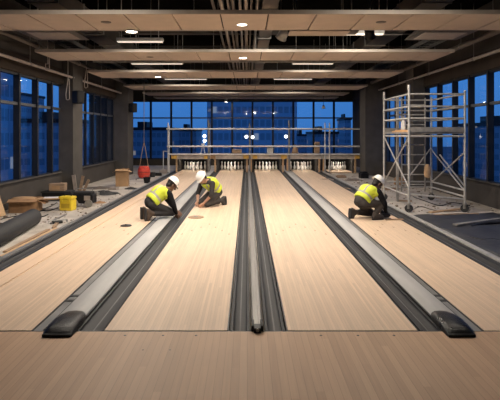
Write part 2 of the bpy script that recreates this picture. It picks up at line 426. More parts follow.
def ball_track(label, a, b, strip, hoodlab):
    cx = (a + b) / 2; w = (b - a) / 2
    t = thing('ball_return_track', label, 'ball return track', (cx, Y0, SLAB), 0, 'ball return tracks')
    MB().prism([(-w, 0), (-w, .075), (-w + .015, .083), (w - .015, .083), (w, .075), (w, 0)], .12, 17.9).build('cap', TRACK, t)
    MB().bb(-w - .014, -w, .1, 17.9, 0, .07).bb(w, w + .014, .1, 17.9, 0, .07).build('side_skirt', DARKEDGE, t, smooth=False)
    s0, s1 = strip[0] - cx, strip[1] - cx
    MB().bb(s0, s1, 0, 17.9, 0, .052).build('side_strip', RAILM, t, smooth=False)
    for y in (.75, .9): MB().bb(s0 - .004, s1 + .004, y, y + .045, .05, .058).build('clip', DARKEDGE, t, smooth=False)
    hw = w + .004; rings = []
    for y, z, k in ((-.125, .07, .92), (-.135, .082, .97), (-.11, .102, .99), (-.03, .122, 1), (.1, .134, 1), (.2, .128, .97), (.28, .112, .86), (.31, .092, .66)):
        r = []
        for i in range(13):
            th = math.pi * i / 12; c, s_ = math.cos(th), math.sin(th)
            r.append(Vector(((.028 if a < 0 else -.03) + hw * k * math.copysign(abs(c) ** .45, c), y + .05 * (1 - abs(c)) * (1 if y > .2 else 0), .062 + (z - .062) * s_ ** .5)))
        rings.append(r)
    h = MB().loft(rings).build('hood', HOOD, t, angle=60); h['label'] = hoodlab
    ho = .028 if a < 0 else -.03
    lip = MB().prism([(ho - hw * .95, .0605), (ho - hw * .97, .085), (ho + hw * .97, .085), (ho + hw * .95, .0605)], -.15, -.02).build('hood_lip', BLACK, h, bevel=.008)
ball_track('long pale ball return track on the left, a worker kneeling over it', -1.70, -1.462, (-1.805, -1.73), 'black rounded end hood')
ball_track('long pale ball return track on the right, ending in a black hood', 1.67, 1.895, (1.915, 1.985), 'black rounded end hood')
t = thing('lane_divider', 'narrow grey centre divider with black end stop between two gutters', 'lane divider', (.0875, Y0, SLAB))
MB().prism([(-.045, 0), (-.045, .075), (-.033, .085), (-.012, .085), (-.010, .078), (.010, .078), (.012, .085), (.033, .085), (.045, .075), (.045, 0)], .05, 18.0).build('divider_bar', mat('divider_alu', (.27, .255, .24), .4, metal=.4, var=.15, scale=4, stretch=(20, .5, 20)), t)
e = MB().bb(-.05, -.028, -.02, .14, 0, .105).bb(.028, .05, -.02, .14, 0, .105).bb(-.03, .03, -.06, .05, .01, .10).build('end_stop', BLACK, t, bevel=.006)
e['label'] = 'black end stop'
MB().tube([(0, -.068, .085), (0, .0, .085)], .014, 12).build('end_bolt', STEELD, e)

# ------------------------------------------------------------------ pins, pinsetters
pin_bays = [-2.39, -.70, .88, 2.47, 4.05]
bay_word = ['leftmost', 'second from left', 'middle', 'second from right', 'rightmost']
prof = [(.024, 0), (.03, .006), (.05, .07), (.0605, .114), (.055, .16), (.036, .215), (.0235, .254), (.0245, .275), (.032, .33), (.029, .36), (.016, .378), (.003, .381)]
proto = None
rows = [('front', 1), ('second', 2), ('third', 3), ('back', 4)]
ordw = {1: ['head pin alone'], 2: ['left pin', 'right pin'], 3: ['left pin', 'middle pin', 'right pin'], 4: ['far left pin', 'inner left pin', 'inner right pin', 'far right pin']}
for bi, bx in enumerate(pin_bays):
    for ri, (rw, n) in enumerate(rows):
        for k in range(n):
            x = bx + (k - (n - 1) / 2) * .3048; y = 22.25 + ri * .264
            if proto is None:
                o = proto = thing('bowling_pin', '', 'bowling pin', (0, 0, 0))
                MB().lathe(prof, (0, 0, 0), 16).build('pin_body', PINM, o)
                MB().lathe([(.0250, .246), (.0246, .252), (.0242, .258)], (0, 0, 0), 16).build('neck_stripe', PINR, o)
            else: o = copy_tree(proto)
            o.location = (x, y, 0)
            tag(o, 'white %s of the %s row in the %s pin rack' % (ordw[n][k], rw, bay_word[bi]), 'bowling pin', 'bowling pins in the racks')
# bare pin deck at the far right
t = thing('bare_pin_deck', 'short bare timber pin deck beyond the concrete, right of the lanes', 'pin deck', (4.05, 21.4, SLAB))
MB().bb(-.5, .5, 0.25, 2.0, 0, .06).build('deck_boards', LANE, t, smooth=False)
MB().bb(-.56, -.51, 0.25, 2.0, 0, .05).bb(.51, .56, 0.25, 2.0, 0, .05).build('deck_kerb', DARKEDGE, t, smooth=False)
for bi, bx in enumerate(pin_bays):
    t = thing('pinsetter', 'dark pinsetter bay around the %s pin rack' % bay_word[bi], 'pinsetter', (bx, 22.0, SLAB), 0, 'pinsetter bays')
    MB().bb(-.645, -.588, 0, 1.95, 0, .62).build('side_panel', KICK, t, smooth=False)
    MB().bb(.588, .645, 0, 1.95, 0, .62).build('side_panel', KICK, t, smooth=False)
    MB().bb(-.57, .57, 1.5, 1.56, 0, .62).build('pit_curtain', PITB, t, smooth=False)
    MB().bb(-.63, .63, .02, 1.95, .66, .78).build('machine_cover', PITB, t, smooth=False)
    tb = MB().tube([(-.5, .1, .635), (.5, .1, .635)], .014, 10).build('pin_light_tube', LAMPS, t); tb['label'] = 'glowing pin light tube'
    la = bpy.data.lights.new('pin_light', 'AREA'); la.shape = 'RECTANGLE'; la.size = .95; la.size_y = .05; la.energy = 5.0; la.color = (1, .9, .78)
    lo = bpy.data.objects.new('pin_light', la); C.objects.link(lo); lo.location = (bx, 22.08, .555); lo.rotation_euler = (R(12), 0, 0)
    # masking beam in front
    t = thing('masking_beam', 'grey masking beam above the %s pin rack' % bay_word[bi], 'masking beam', (bx, 21.95, SLAB), 0, 'masking beams over the pins')
    wv = (1.66, 1.58, 1.59, 1.58, 1.58)[bi]
    MB().bb(-.785, .785, -.05, .03, .60, .80).build('face_board', BEAMG, t, smooth=False, bevel=.008)
    MB().bb(-.785, .785, -.09, -.05, .76, .80).build('top_flange', STEEL, t, smooth=False)
    for sx in (-.70, .70):
        MB().bb(sx - .035, sx + .035, -.04, .04, 0, .60).build('support_post', TIMBER, t, smooth=False)
k = 0
for px, m, w in ((174, AMBER, .24), (206, AMBER, .18), (213, TIMBER, .22), (246, AMBER, .24), (255, AMBER, .2), (284, AMBER, .26), (327, WHITE, .2), (358, AMBER, .24)):
    X = (px - VX) / F * 21.8
    lab = ['amber junction box at the left end of the masking beams', 'amber junction box beside the second scaffold post from the left', 'wooden block right of the second scaffold post from the left',
           'amber junction box directly left of the centre scaffold post', 'amber junction box directly right of the centre scaffold post', 'amber junction box left of the fourth scaffold post',
           'white junction box on the masking beam at the right', 'amber junction box at the right end of the masking beams'][k]
    t = thing('junction_box', lab, 'junction box', (X, 21.845, .56), 0, 'junction boxes on the masking beams')
    MB().bb(-w / 2, w / 2, -.06, .0, 0, .15).build('box', m, t, smooth=False, bevel=.01)
    MB().bb(-w / 2 + .02, w / 2 - .02, -.066, -.06, .03, .12).build('cover', m, t, smooth=False)
    k += 1

# guard rail scaffold above the pins
t = thing('scaffold_walkway', 'long low steel scaffold with guard rails above the pin racks', 'scaffold', (0, 21.6, SLAB))
gx = [(px - VX) / F * 21.6 for px in (168, 208.5, 249.5, 289, 325, 329.5, 360.5, 365)]
for i, x in enumerate(gx):
    zt = 2.18 if i not in (1, 3) else 2.3
    for yy in (0,) if i in (4, 6) else (0, .12):
        MB().tube([(x + yy * .25, yy, 0), (x + yy * .25, yy, zt - yy)], .034 if i in (1, 3) else .024, 8).build('post', STEELD if i in (1, 2, 3) else GALVL, t)
    MB().lathe([(.07, 0), (.07, .012), (.03, .02), (.03, .06)], (x, 0, 0), 12).build('base_plate', STEELD, t)
for z in (1.915, 1.165):
    MB().tube([(gx[0] - .05, -.03, z), (gx[-1] + .05, -.03, z)], .034, 8).build('guard_rail', GALVL, t)
MB().bb(gx[0], gx[-1] + .05, -.06, .2, .80, .85).build('deck', GALVL, t, smooth=False)
MB().tube([(gx[0] - .22, .1, 0), (gx[0] - .22, .1, .95), (gx[0], 0, .95)], .024, 8).build('brace', GALVL, t)
MB().tube([(gx[-1] + .3, -.1, 0), (gx[-1], .0, .8)], .024, 8).build('brace', GALVL, t)
# things standing on the walkway
def onrail(name, lab, cat, px, w, h, m, kind='case'):
    X = (px - VX) / F * 21.72
    t = thing(name, lab, cat, (X, 21.72, .79), 0)
    if kind == 'case':
        MB().bb(-w / 2, w / 2, -.08, .08, 0, h * .7).build('case_body', m, t, smooth=False, bevel=.012)
        MB().bb(-w / 2, w / 2, -.08, .08, h * .72, h).build('lid', m, t, smooth=False, bevel=.012)
        MB().tube([(-.05, -.085, h * .75), (-.05, -.12, h * .8), (.05, -.12, h * .8), (.05, -.085, h * .75)], .008, 6).build('handle', BLACK, t)
    else:
        MB().lathe([(w * .45, 0), (w * .5, h * .08), (w * .42, h * .6), (w * .25, h * .8), (w * .12, h)], (0, 0, 0), 14).build('sack_body', m, t)
        MB().lathe([(w * .14, h * .98), (w * .2, h * 1.15)], (0, 0, 0), 10).build('tied_neck', m, t)
onrail('wooden_crate', 'brown crate on the scaffold walkway left of the centre post', 'crate', 237, .42, .18, TIMBERD)
onrail('equipment_case', 'pale grey case on the scaffold walkway over the middle pin rack', 'case', 270, .26, .34, STEEL)
onrail('tool_sack', 'brown tied sack on the scaffold walkway right of the fourth post', 'sack', 295, .3, .34, TIMBERD, 'sack')
onrail('parts_bin', 'small brown bin on the scaffold walkway over the second rack from right', 'bin', 317, .22, .5, TIMBERD)
# work lights clipped to the posts
for px, z, lab in ((204.6, 1.55, 'upper of two stacked white work lights on the scaffold'), (204.8, 1.35, 'lower of two stacked white work lights on the scaffold'),
                   (246.4, 1.52, 'white work light clipped left of the centre scaffold post'), (252.6, 1.50, 'white work light clipped right of the centre scaffold post'),
                   (285.8, 1.53, 'white work light clipped left of the fourth scaffold post')):
    X = (px - VX) / F * 21.55
    t = thing('work_light', lab, 'work light', (X, 21.5, z), 0, 'white work lights on the scaffold')
    M = Matrix.Rotation(R(90), 3, 'X')
    MB().lathe([(.04, -.05), (.075, -.01), (.08, .02)], (0, 0, 0), 14, M).build('housing', BLACK, t)
    MB().lathe([(.07, .018), (.07, .03), (.05, .036)], (0, 0, 0), 14, M).build('lens', LAMPC, t)
    MB().tube([(0, .04, 0), (.05, .08, 0)], .012, 6).build('clamp', STEELD, t)
t = thing('cleaning_stand', 'pale folding stand leaning on the walkway below the stacked work lights', 'stand', ((203 - VX) / F * 21.75, 21.72, .79))
for a in (-.09, .09): MB().tube([(a, 0, 0), (0, 0, .42)], .018, 6).build('leg', WHITE, t)
MB().bb(-.07, .07, -.02, .02, .36, .44).build('head', WHITE, t, smooth=False)

# ------------------------------------------------------------------ ceiling: slab services
ZP = 3.5; hP = ZP - H
row_y = [(7.70, 8.89), (11.29, 12.60), (14.96, 16.58), (19.37, 21.15), (22.9, 24.4), (25.6, 26.7)]
row_lab = ['nearest broad row of beige ceiling panels', 'second row of beige ceiling panels from the front', 'third row of beige ceiling panels from the front',
           'fourth row of beige ceiling panels from the front', 'fifth row of beige ceiling panels from the front', 'farthest row of beige ceiling panels by the far windows']
for ri, (a, b) in enumerate(row_y):
    t = thing('ceiling_panel_row', row_lab[ri], 'ceiling panels', (0, a, ZP), 0, 'suspended rows of ceiling panels')
    xl, xr = (-4.78, 4.68) if ri else (-4.95, 5.1)
    d = b - a; seams = [-4.15 + .7475 * i + (.005) for i in range(13)]
    seams = [-3.405 - .7475 * 1 + .7475 * i for i in range(13)]
    ed = [xl] + [s for s in seams if xl + .1 < s < xr - .1] + [xr]
    for e0, e1 in zip(ed, ed[1:]):
        MB().bb(e0 + .012, e1 - .012, .01, d - .01, 0, .03).build('panel', PANEL, t, smooth=False)
    f = MB().bb(xl, xr, -.012, .01, -.002, .062).bb(xl, xr, d - .01, d + .012, -.002, .062).bb(xl - .012, xl, 0, d, -.002, .062).bb(xr, xr + .012, 0, d, -.002, .062)
    f.build('rim', RIM, t, smooth=False)
    MB().bb(xl, xr, .011, d - .011, .032, .045).build('backing', SEAM, t, smooth=False)
    for hx in (-4.4, -2.2, 0.2, 2.2, 4.3):
        for hy in (.15, d - .15):
            MB().tube([(hx, hy, .045), (hx, hy, TOP - ZP - .004)], .006, 5).build('hanger_rod', STEELD, t)
# the loose wider panel on the nearest row
t = thing('loose_ceiling_panel', 'extra beige panel behind the nearest row, right of its middle', 'ceiling panel', (1.35, 8.95, 3.49))
MB().bb(-.58, .50, 0, .42, 0, .03).build('panel', PANEL, t, smooth=False)
MB().tube([(-.5, .2, .03), (-.5, .2, TOP - 3.49)], .006, 5).build('hanger_rod', STEELD, t); MB().tube([(.4, .2, .03), (.4, .2, TOP - 3.49)], .006, 5).build('hanger_rod', STEELD, t)

def single(name, lab, cat, mb, m, loc=(0, 0, 0), group=None, **k):
    return tag(mb.build(name, m, loc=loc, **k), lab, cat, group)
# steel roof beams across the hall
for i, y in enumerate((5.2, 9.3, 13.5, 17.6, 22.0)):
    lab = ['nearest', 'second', 'third', 'fourth', 'farthest'][i] + ' dark steel roof beam crossing the hall'
    b = MB().bb(LX, RX, -.1, .1, .0, .03).bb(LX, RX, -.012, .012, .03, .37).bb(LX, RX, -.1, .1, .37, .4)
    single('roof_beam', lab, 'roof beam', b, mat('beam_steel', (.09, .076, .066), .6, metal=.3), (0, y, TOP - .41), 'roof beams', smooth=False)
# bundle of long pipes over the centre
words_ = ['leftmost', 'second', 'third', 'fourth', 'fifth', 'sixth', 'seventh', 'eighth']
for i, x in enumerate((-.62, -.50, -.36, -.26, -.13, -.02, .08, .2)):
    r = (.028, .04, .022, .034, .028, .045, .022, .03)[i]; z = 4.02 + .05 * ((i * 3) % 4)
    t = thing('ceiling_pipe', '%s long pipe of the bundle running over the centre' % words_[i], 'pipe', (x, 3.2, z), 0, 'pipes bundled under the roof')
    MB().tube([(0, 0, 0), (0, 23.0, 0)], r, 10).build('pipe_run', PIPEL if i % 3 else PIPE, t)
    for y in (3.4, 7.5, 11.5, 15.6, 19.5):
        MB().bb(-r - .006, r + .006, y - .02, y + .02, -r - .006, r + .006).bb(-.004, .004, y - .004, y + .004, r, TOP - z - .004).build('clip', STEELD, t, smooth=False)
# ducts
def duct(lab, x, z, w, h, y0, y1, m=DUCT):
    t = thing('ceiling_duct', lab, 'air duct', (x, y0, z), 0, 'air ducts under the roof')
    MB().bb(-w / 2, w / 2, 0, y1 - y0, 0, h).build('duct_run', m, t, smooth=False)
    y = .6
    while y < y1 - y0:
        MB().bb(-w / 2 - .02, w / 2 + .02, y - .015, y + .015, -.02, h + .02).build('flange', STEELD, t, smooth=False); y += 1.4
    y = .3
    while y < y1 - y0:
        for q in (-w / 2 + .005, w / 2 - .005): MB().bb(q - .005, q + .005, y, y + .01, h, TOP - z - .004).build('strap', STEELD, t, smooth=False)
        y += 2.4
duct('square duct running lengthwise right of the pipe bundle', .42, 3.95, .28, .3, 3.0, 25, PIPE)
duct('wide dark duct running lengthwise over the left lanes', -3.55, 3.94, .5, .32, 2.5, 25)
duct('wide dark duct running lengthwise over the right lanes', 3.3, 3.94, .5, .32, 2.5, 25)
for i, (x0, x1, y, z, l) in enumerate(((.85, 2.15, 9.75, 3.62, 'short dark duct crossing behind the nearest panel row'), (-1.9, -.2, 13.9, 3.66, 'short dark duct crossing behind the second panel row'))):
    t = thing('ceiling_duct', l, 'air duct', ((x0 + x1) / 2, y, z), 0)
    w = (x1 - x0) / 2
    MB().bb(-w, w, -.17, .17, 0, .26).build('duct_run', DUCT, t, smooth=False)
    MB().bb(-.03, -.0, -.18, .18, -.015, .275).build('flange', STEELD, t, smooth=False)
    MB().bb(-w + .1, -w + .12, -.01, .01, .26, TOP - z - .004).bb(w - .12, w - .1, -.01, .01, .26, TOP - z - .004).build('straps', STEELD, t, smooth=False)
# air diffusers in the first gap
for s, l in ((1, 'square air diffuser hanging behind the nearest panel row on the right'), (-1, 'square air diffuser hanging behind the nearest panel row on the left')):
    t = thing('ceiling_diffuser', l, 'air diffuser', (s * 3.85, 10.0, 3.62), 0, 'air diffusers')
    MB().loft([[Vector((x * .55, y * .5, 0)) for x, y in ((-1, -1), (1, -1), (1, 1), (-1, 1))], [Vector((x * .3, y * .3, .25)) for x, y in ((-1, -1), (1, -1), (1, 1), (-1, 1))]]).build('cowl', DUCT, t, smooth=False)
    MB().bb(-.4, .4, -.36, .36, -.012, -.001).build('grille', PIPEL, t, smooth=False)
    MB().tube([(0, 0, .25), (0, 0, TOP - 3.62)], .1, 12).build('neck', DUCT, t)
# pipes along the side walls
def sidepipe(lab, x, z, r, m, y0=5.0, y1=20.3):
    t = thing('wall_pipe', lab, 'pipe', (x, y0, z), 0, 'pipes along the side walls')
    MB().tube([(0, 0, 0), (0, y1 - y0, 0)], r, 10).build('pipe_run', m, t)
    y = 1.0
    while y < y1 - y0:
        MB().tube([(0, y, 0), (0, y, TOP - z - .004)], .007, 5).build('hanger_rod', STEELD, t)
        MB().tube([(0, y - .02, 0), (0, y + .02, 0)], r + .012, 10).build('coupling', STEELD, t)
        y += 2.9
sidepipe('lower pale pipe along the left wall above the windows', -5.12, 3.30, .035, PIPEL)
sidepipe('upper brown pipe along the left wall above the windows', -4.95, 3.72, .05, PIPE)
sidepipe('lower pale pipe along the right wall above the windows', 5.35, 3.42, .035, PIPEL)
sidepipe('upper brown pipe along the right wall above the windows', 5.05, 3.72, .06, PIPE)
# cable trays
for s, l in ((-1, 'ladder cable tray under the roof near the left wall'), (1, 'ladder cable tray under the roof near the right wall')):
    x = -4.3 if s < 0 else 4.35
    t = thing('cable_tray', l, 'cable tray', (x, 11.2, 3.78), 0, 'cable trays')
    MB().bb(-.2, -.18, 0, 9.6, 0, .09).build('side_rail', STEELD, t, smooth=False); MB().bb(.18, .2, 0, 9.6, 0, .09).build('side_rail', STEELD, t, smooth=False)
    for i in range(31): MB().bb(-.18, .18, .15 + i * .3, .18 + i * .3, .01, .03).build('rung', STEELD, t, smooth=False)
    for q in (-.1, -.04, .03, .1): MB().tube([(q + .01 * math.sin(y * 2 + q * 40), y, .05) for y in [i * .48 for i in range(21)]], .018, 6).build('cable', BLACK, t)
    for y in (.5, 3.5, 6.5, 9.3): MB().tube([(-.19, y, .09), (-.19, y, TOP - 3.78)], .008, 5).build('hanger_rod', STEELD, t); MB().tube([(.19, y, .09), (.19, y, TOP - 3.78)], .008, 5).build('hanger_rod', STEELD, t)
# cross runs between the rows
for i, (y, z, x0, x1, m, l) in enumerate(((9.4, 3.62, -4.6, -.1, PIPEL, 'slim pipe crossing left of the centre behind the nearest row'), (13.2, 3.66, -4.4, 4.4, PIPE, 'brown pipe crossing behind the second row'),
                                 (14.3, 3.72, -4.4, 4.2, STEELD, 'dull conduit crossing in front of the third row'), (17.2, 3.68, -4.5, 4.5, PIPE, 'brown pipe crossing behind the third row'),
                                 (18.6, 3.75, -4.5, 4.5, STEELD, 'dull conduit crossing in front of the fourth row'), (21.8, 3.7, -4.5, 4.4, PIPE, 'brown pipe crossing behind the fourth row'))):
    t = thing('cross_pipe', l, 'pipe', (0, y, z), 0, 'pipes crossing under the roof')
    MB().tube([(x0, 0, 0), (x1, 0, 0)], .032, 8).build('pipe_run', m, t)
    for x in [x0 + (x1 - x0) * q for q in (.15, .40, .8)]: MB().tube([(x, 0, 0), (x, 0, TOP - z - .004)], .007, 5).build('hanger_rod', STEELD, t)

# ------------------------------------------------------------------ lamps
def area(loc, sx, sy, e, col=(1, .89, .76), tilt=(0, 0), disk=False):
    la = bpy.data.lights.new('lamp', 'AREA'); la.shape = 'DISK' if disk else 'RECTANGLE'; la.size = sx; la.size_y = sy; la.energy = e; la.color = col
    lo = bpy.data.objects.new('lamp', la); C.objects.link(lo); lo.location = loc; lo.rotation_euler = (tilt[0], tilt[1], 0)
    return lo
LIN_E = 30.0
def linear(lab, x, y, L_, z=3.62, e=1.0):
    t = thing('linear_light', lab, 'ceiling light', (x, y, z), 0, 'linear ceiling lights')
    MB().bb(-L_ / 2, L_ / 2, -.06, .06, .02, .09).build('housing', STEEL, t, smooth=False)
    MB().bb(-L_ / 2 + .02, L_ / 2 - .02, -.05, .05, .0, .02).build('diffuser', LAMPS, t, smooth=False)
    for q in (-L_ * .4, L_ * .4): MB().tube([(q, 0, .09), (q, 0, TOP - z - .004)], .008, 5).build('hanger_rod', STEEL, t)
    area((x, y, z - .012), L_ - .04, .1, LIN_E * L_ * e)
linear('added unseen linear light, left in front of the nearest row', -2.2, 6.7, 1.4, z=3.68, e=1.75)  # this and the next: out-of-view fixtures added to brighten the near lanes
linear('added unseen linear light, right in front of the nearest row', 2.2, 6.7, 1.4, z=3.68, e=1.75)
linear('linear light hung left in the gap before the second row', -2.3, 10.75, 1.0)
linear('linear light hung right in the gap before the second row', 2.4, 10.6, 1.0, z=3.75)
linear('linear light hung left in the gap before the third row', -2.6, 14.45, 1.5, z=3.66)
linear('linear light hung right in the gap before the third row', 1.9, 14.45, 1.2, z=3.66)
linear('linear light hung left in the gap before the fourth row', -2.3, 18.75, 1.6, z=3.68)
linear('linear light hung right of centre in the gap before the fourth row', 1.65, 18.0, 1.4, z=3.60)
linear('linear light hung left in the gap before the fifth row', -1.4, 22.3, 1.8, z=3.66, e=1.0)
linear('linear light hung right in the gap before the fifth row', 1.9, 22.3, 1.7, z=3.66, e=1.0)

def downlight(lab, px, py, z, e, r=.085, drop=.05):
    p = at(px, py, z) if py > VY else None
    Y = F * (H - z) / (py - VY); X = (px - VX) / F * Y
    t = thing('downlight', lab, 'downlight', (X, Y, z), 0, 'round downlights')
    MB().lathe([(r * .5, .16), (r * .95, .12), (r, 0), (r * 1.12, -.004), (r * 1.12, .012), (r * 1.0, .02)], (0, 0, 0), 20).build('can', STEEL, t)
    MB().lathe([(r * .92, .004), (r * .92, .012), (r * .4, .014)], (0, 0, 0), 20).build('lens', LAMPW, t)
    if z < ZP - .02: MB().tube([(0, 0, .14), (0, 0, TOP - z - .004)], .008, 5).build('stem', STEELD, t)
    if e: area((X, Y, z - .01), r * 1.7, r * 1.7, e, (1, .90, .77), disk=True)
DE = 52.0
downlight('bright round downlight below the nearest panel row, left of centre', 131.5, 32, 3.47, DE * 1.3, .10)
downlight('bright round downlight in the nearest panel row at the centre', 242, 25, 3.492, DE * 1.2)
downlight('round downlight in the second panel row at the centre', 243, 58.2, 3.492, DE * .8, .1)
downlight('round downlight hung in front of the third row, left', 158, 77, 3.47, DE * .8, .1)
downlight('small bright downlight by the far windows', 226, 102, 3.35, DE * .3, .1)
# two adjustable spotlights behind the nearest row
for px, py, ax, l in ((281, 38, .5, 'lit chrome spotlight hung behind the nearest row right of centre'), (370, 37, -.3, 'dark ring shaped spotlight hung behind the nearest row far right')):
    z = 3.52; Y = F * (H - z) / (py - VY); X = (px - VX) / F * Y
    t = thing('spotlight', l, 'spotlight', (X, Y, z), 0, 'adjustable spotlights')
    M = Matrix.Rotation(ax, 3, 'Y') @ Matrix.Rotation(R(35), 3, 'X')
    MB().lathe([(.04, .2), (.09, .15), (.1, 0), (.11, -.01), (.11, .01)], (0, 0, 0), 20, M).build('can', STEEL if px < 300 else BLACK, t)
    MB().lathe([(.085, .004), (.085, .014), (.03, .018)], (0, 0, 0), 20, M).build('lens', LAMPW if px < 300 else LAMPS, t)
    MB().tube([(0, 0, .14), (0, 0, TOP - z - .004)], .01, 6).build('stem', STEELD, t)
    o = area(Vector((X, Y, z)) + M @ Vector((0, 0, -.015)), .16, .16, DE * (1.2 if px < 300 else .7), (1, .90, .77), disk=True)
    o.rotation_euler = M.to_euler()
for px, py, ri, l in ((106, 22, 0, 'unlit round sensor in the nearest panel row, left'), (381, 22, 0, 'unlit round sensor in the nearest panel row, right'), (150, 57, 1, 'unlit round sensor in the second panel row')):
    Y = F * (H - ZP) / (py - VY); X = (px - VX) / F * Y
    single('ceiling_sensor', l, 'sensor', MB().lathe([(.085, 0), (.085, -.006), (.05, -.012)], (0, 0, 0), 18), PIPE, (X, Y, ZP), 'ceiling sensors')
# pendant bulb near the far windows
t = thing('pendant_lamp', 'small pendant lamp hanging before the far windows at right', 'pendant lamp', ((323.5 - VX) / F * 24.9, 24.9, 2.9))
MB().tube([(0, 0, .12), (0, 0, TOP - 2.9)], .01, 5).build('cord', BLACK, t)
MB().lathe([(.03, .18), (.06, .12), (.1, 0), (.09, 0)], (0, 0, 0), 14).build('shade', WHITE, t)
# wall speakers
for x, y, z, l in ((-4.93, 14.62, 2.72, 'black loudspeaker on the near left column'), (-4.70, 20.62, 2.72, 'black loudspeaker on the back left column')):
    t = thing('loudspeaker', l, 'loudspeaker', (x, y, z), R(-35), 'wall loudspeakers')
    MB().bb(-.13, .13, -.12, .12, -.19, .19).build('cabinet', BLACK, t, smooth=False, bevel=.03)
    MB().bb(-.11, .11, -.128, -.12, -.17, .17).build('grille', RUBBER, t, smooth=False)
    MB().tube([(0, 0, 0), (-.15, -.105, 0)], .02, 6).build('bracket', STEELD, t)
# hanging cables on the left
for px, py0, py1, Y, l in ((66.5, 79, 100, 13.8, 'looped cable hanging in front of the near left column'), (86, 70, 88, 15.3, 'cable dangling from the pipe behind the near left column'), (34, 64, 70, 12.4, 'short cable loop on the left wall pipe')):
    z0, z1 = H + (VY - py0) / F * Y, H + (VY - py1) / F * Y; X = (px - VX) / F * Y
    X = max(X, -4.95)
    single('hanging_cable', l, 'cable', MB().tube([(0, 0, TOP - .02), (.01, 0, z0), (-.05, 0, z1 + .15), (-.04, 0, z1 + .02), (0, 0, z1), (.05, 0, z1 + .03), (.04, .02, z1 + .3), (.03, .02, z0)], .012, 6), PIPEL, (X, Y, 0), 'hanging cables')

# ------------------------------------------------------------------ scaffold tower on the right
t = thing('scaffold_tower', 'tall rolling steel scaffold tower beside the right windows', 'scaffold tower', (3.53, 10.9, SLAB))
W, D = 1.22, 1.98
def zz(z): return z - SLAB
posts = {'a': (0, 0), 'b': (W, 0), 'c': (0, D), 'd': (W, D)}
for k, (x, y) in posts.items():
    top = 2.72 if k in 'ac' else 2.6
    MB().tube([(x, y, .17), (x, y, zz(top))], .026, 10).build('post', STEEL, t)
    cs = MB().tube([(x, y, .16), (x, y, .2)], .04, 10)
    cs.bb(x - .035, x + .035, y - .012, y + .05, .08, .17)
    cs = cs.build('caster', STEELD, t)
    MB().tube([(x - .01, y + .0, .085), (x + .022, y + .05, .085)], .085, 18).build('wheel', RUBBER, cs)
def bar(p, q, r=.02, nm='rail', m=STEEL): return MB().tube([(p[0], p[1], zz(p[2])), (q[0], q[1], zz(q[2]))], r, 8).build(nm, m, t)
for z in (2.52, 2.25, 1.99):
    bar((0, 0, z), (0, D, z)); bar((W, 0, z), (W, D, z)); bar((0, 0, z), (W, 0, z)); bar((0, D, z), (W, D, z))
for z in (.42, .28):
    bar((0, D, z), (W, D, z)); bar((W, 0, z), (W, D, z))
bar((0, 0, .30), (0, D, .30)); bar((0, 0, .34), (W, 0, .22)); bar((0, 0, 1.60), (W, 0, 1.60)); bar((0, D, 1.60), (W, D, 1.60)); bar((W, 0, 1.6), (W, D, 1.6)); bar((0, 0, 1.6), (0, D, 1.6))
# cross braces
for a, b in (((0, 0, .48), (0, D, 1.58)), ((0, 0, 1.58), (0, D, .40)), ((W * .55, 0, 1.2), (W, 0, .5)), ((W, 0, 1.25), (W, D, .4)), ((W, 0, .4), (W, D, 1.25)), ((W * .5, D, .5), (W, D, 1.3))):
    bar(a, b, .017, 'cross_brace')
# ladder frame at the back
for x in (.36, .95):
    bar((x, D - .3, .2), (x, D - .3, 2.55), .022, 'ladder_stile', STEELD)
for i in range(9): bar((.36, D - .3, .38 + i * .25), (.95, D - .3, .38 + i * .25), .014, 'ladder_rung')
# platform
MB().bb(.02, W - .02, .02, D - .02, zz(1.65), zz(1.69)).build('platform', STEELD, t, smooth=False)
for y in (0, D): MB().bb(0, W, y - .012, y + .012, zz(1.69), zz(1.80)).build('toe_board', STEELD, t, smooth=False)
MB().bb(.22, .27, 1.6, 1.7, 0.02, zz(2.6)).build('guide_rail', STEELD, t, smooth=False)
t2 = thing('plywood_sheet', 'orange plywood sheet lying on the scaffold tower platform', 'plywood', (3.75, 11.9, 1.69))
MB().bb(-.16, .45, -.75, .5, 0, .03).build('sheet', PLY, t2, smooth=False); MB().bb(-.14, .2, -.7, .3, .03, .055).build('offcut', PLY, t2, smooth=False)
t2 = thing('spray_bottle', 'pale bottle standing on the plywood of the scaffold tower', 'bottle', (3.77, 12.05, 1.72))
MB().lathe([(.05, 0), (.055, .02), (.055, .2), (.02, .27), (.02, .31)], (0, 0, 0), 16).build('bottle_body', WHITE, t2); MB().bb(-.06, .03, -.015, .015, .31, .36).build('spray_head', STEELD, t2, smooth=False)
t2 = thing('canvas_bag', 'small beige bag hung on the ladder of the scaffold tower', 'bag', (4.52, 12.52, .55))
MB().lathe([(.02, 0), (.07, .02), (.09, .12), (.075, .26), (.04, .34)], (0, 0, 0), 14).build('bag_body', TIMBER, t2); MB().tube([(-.03, 0, .33), (0, .04, .5), (.03, 0, .33)], .007, 5).build('strap', BLACK, t2)
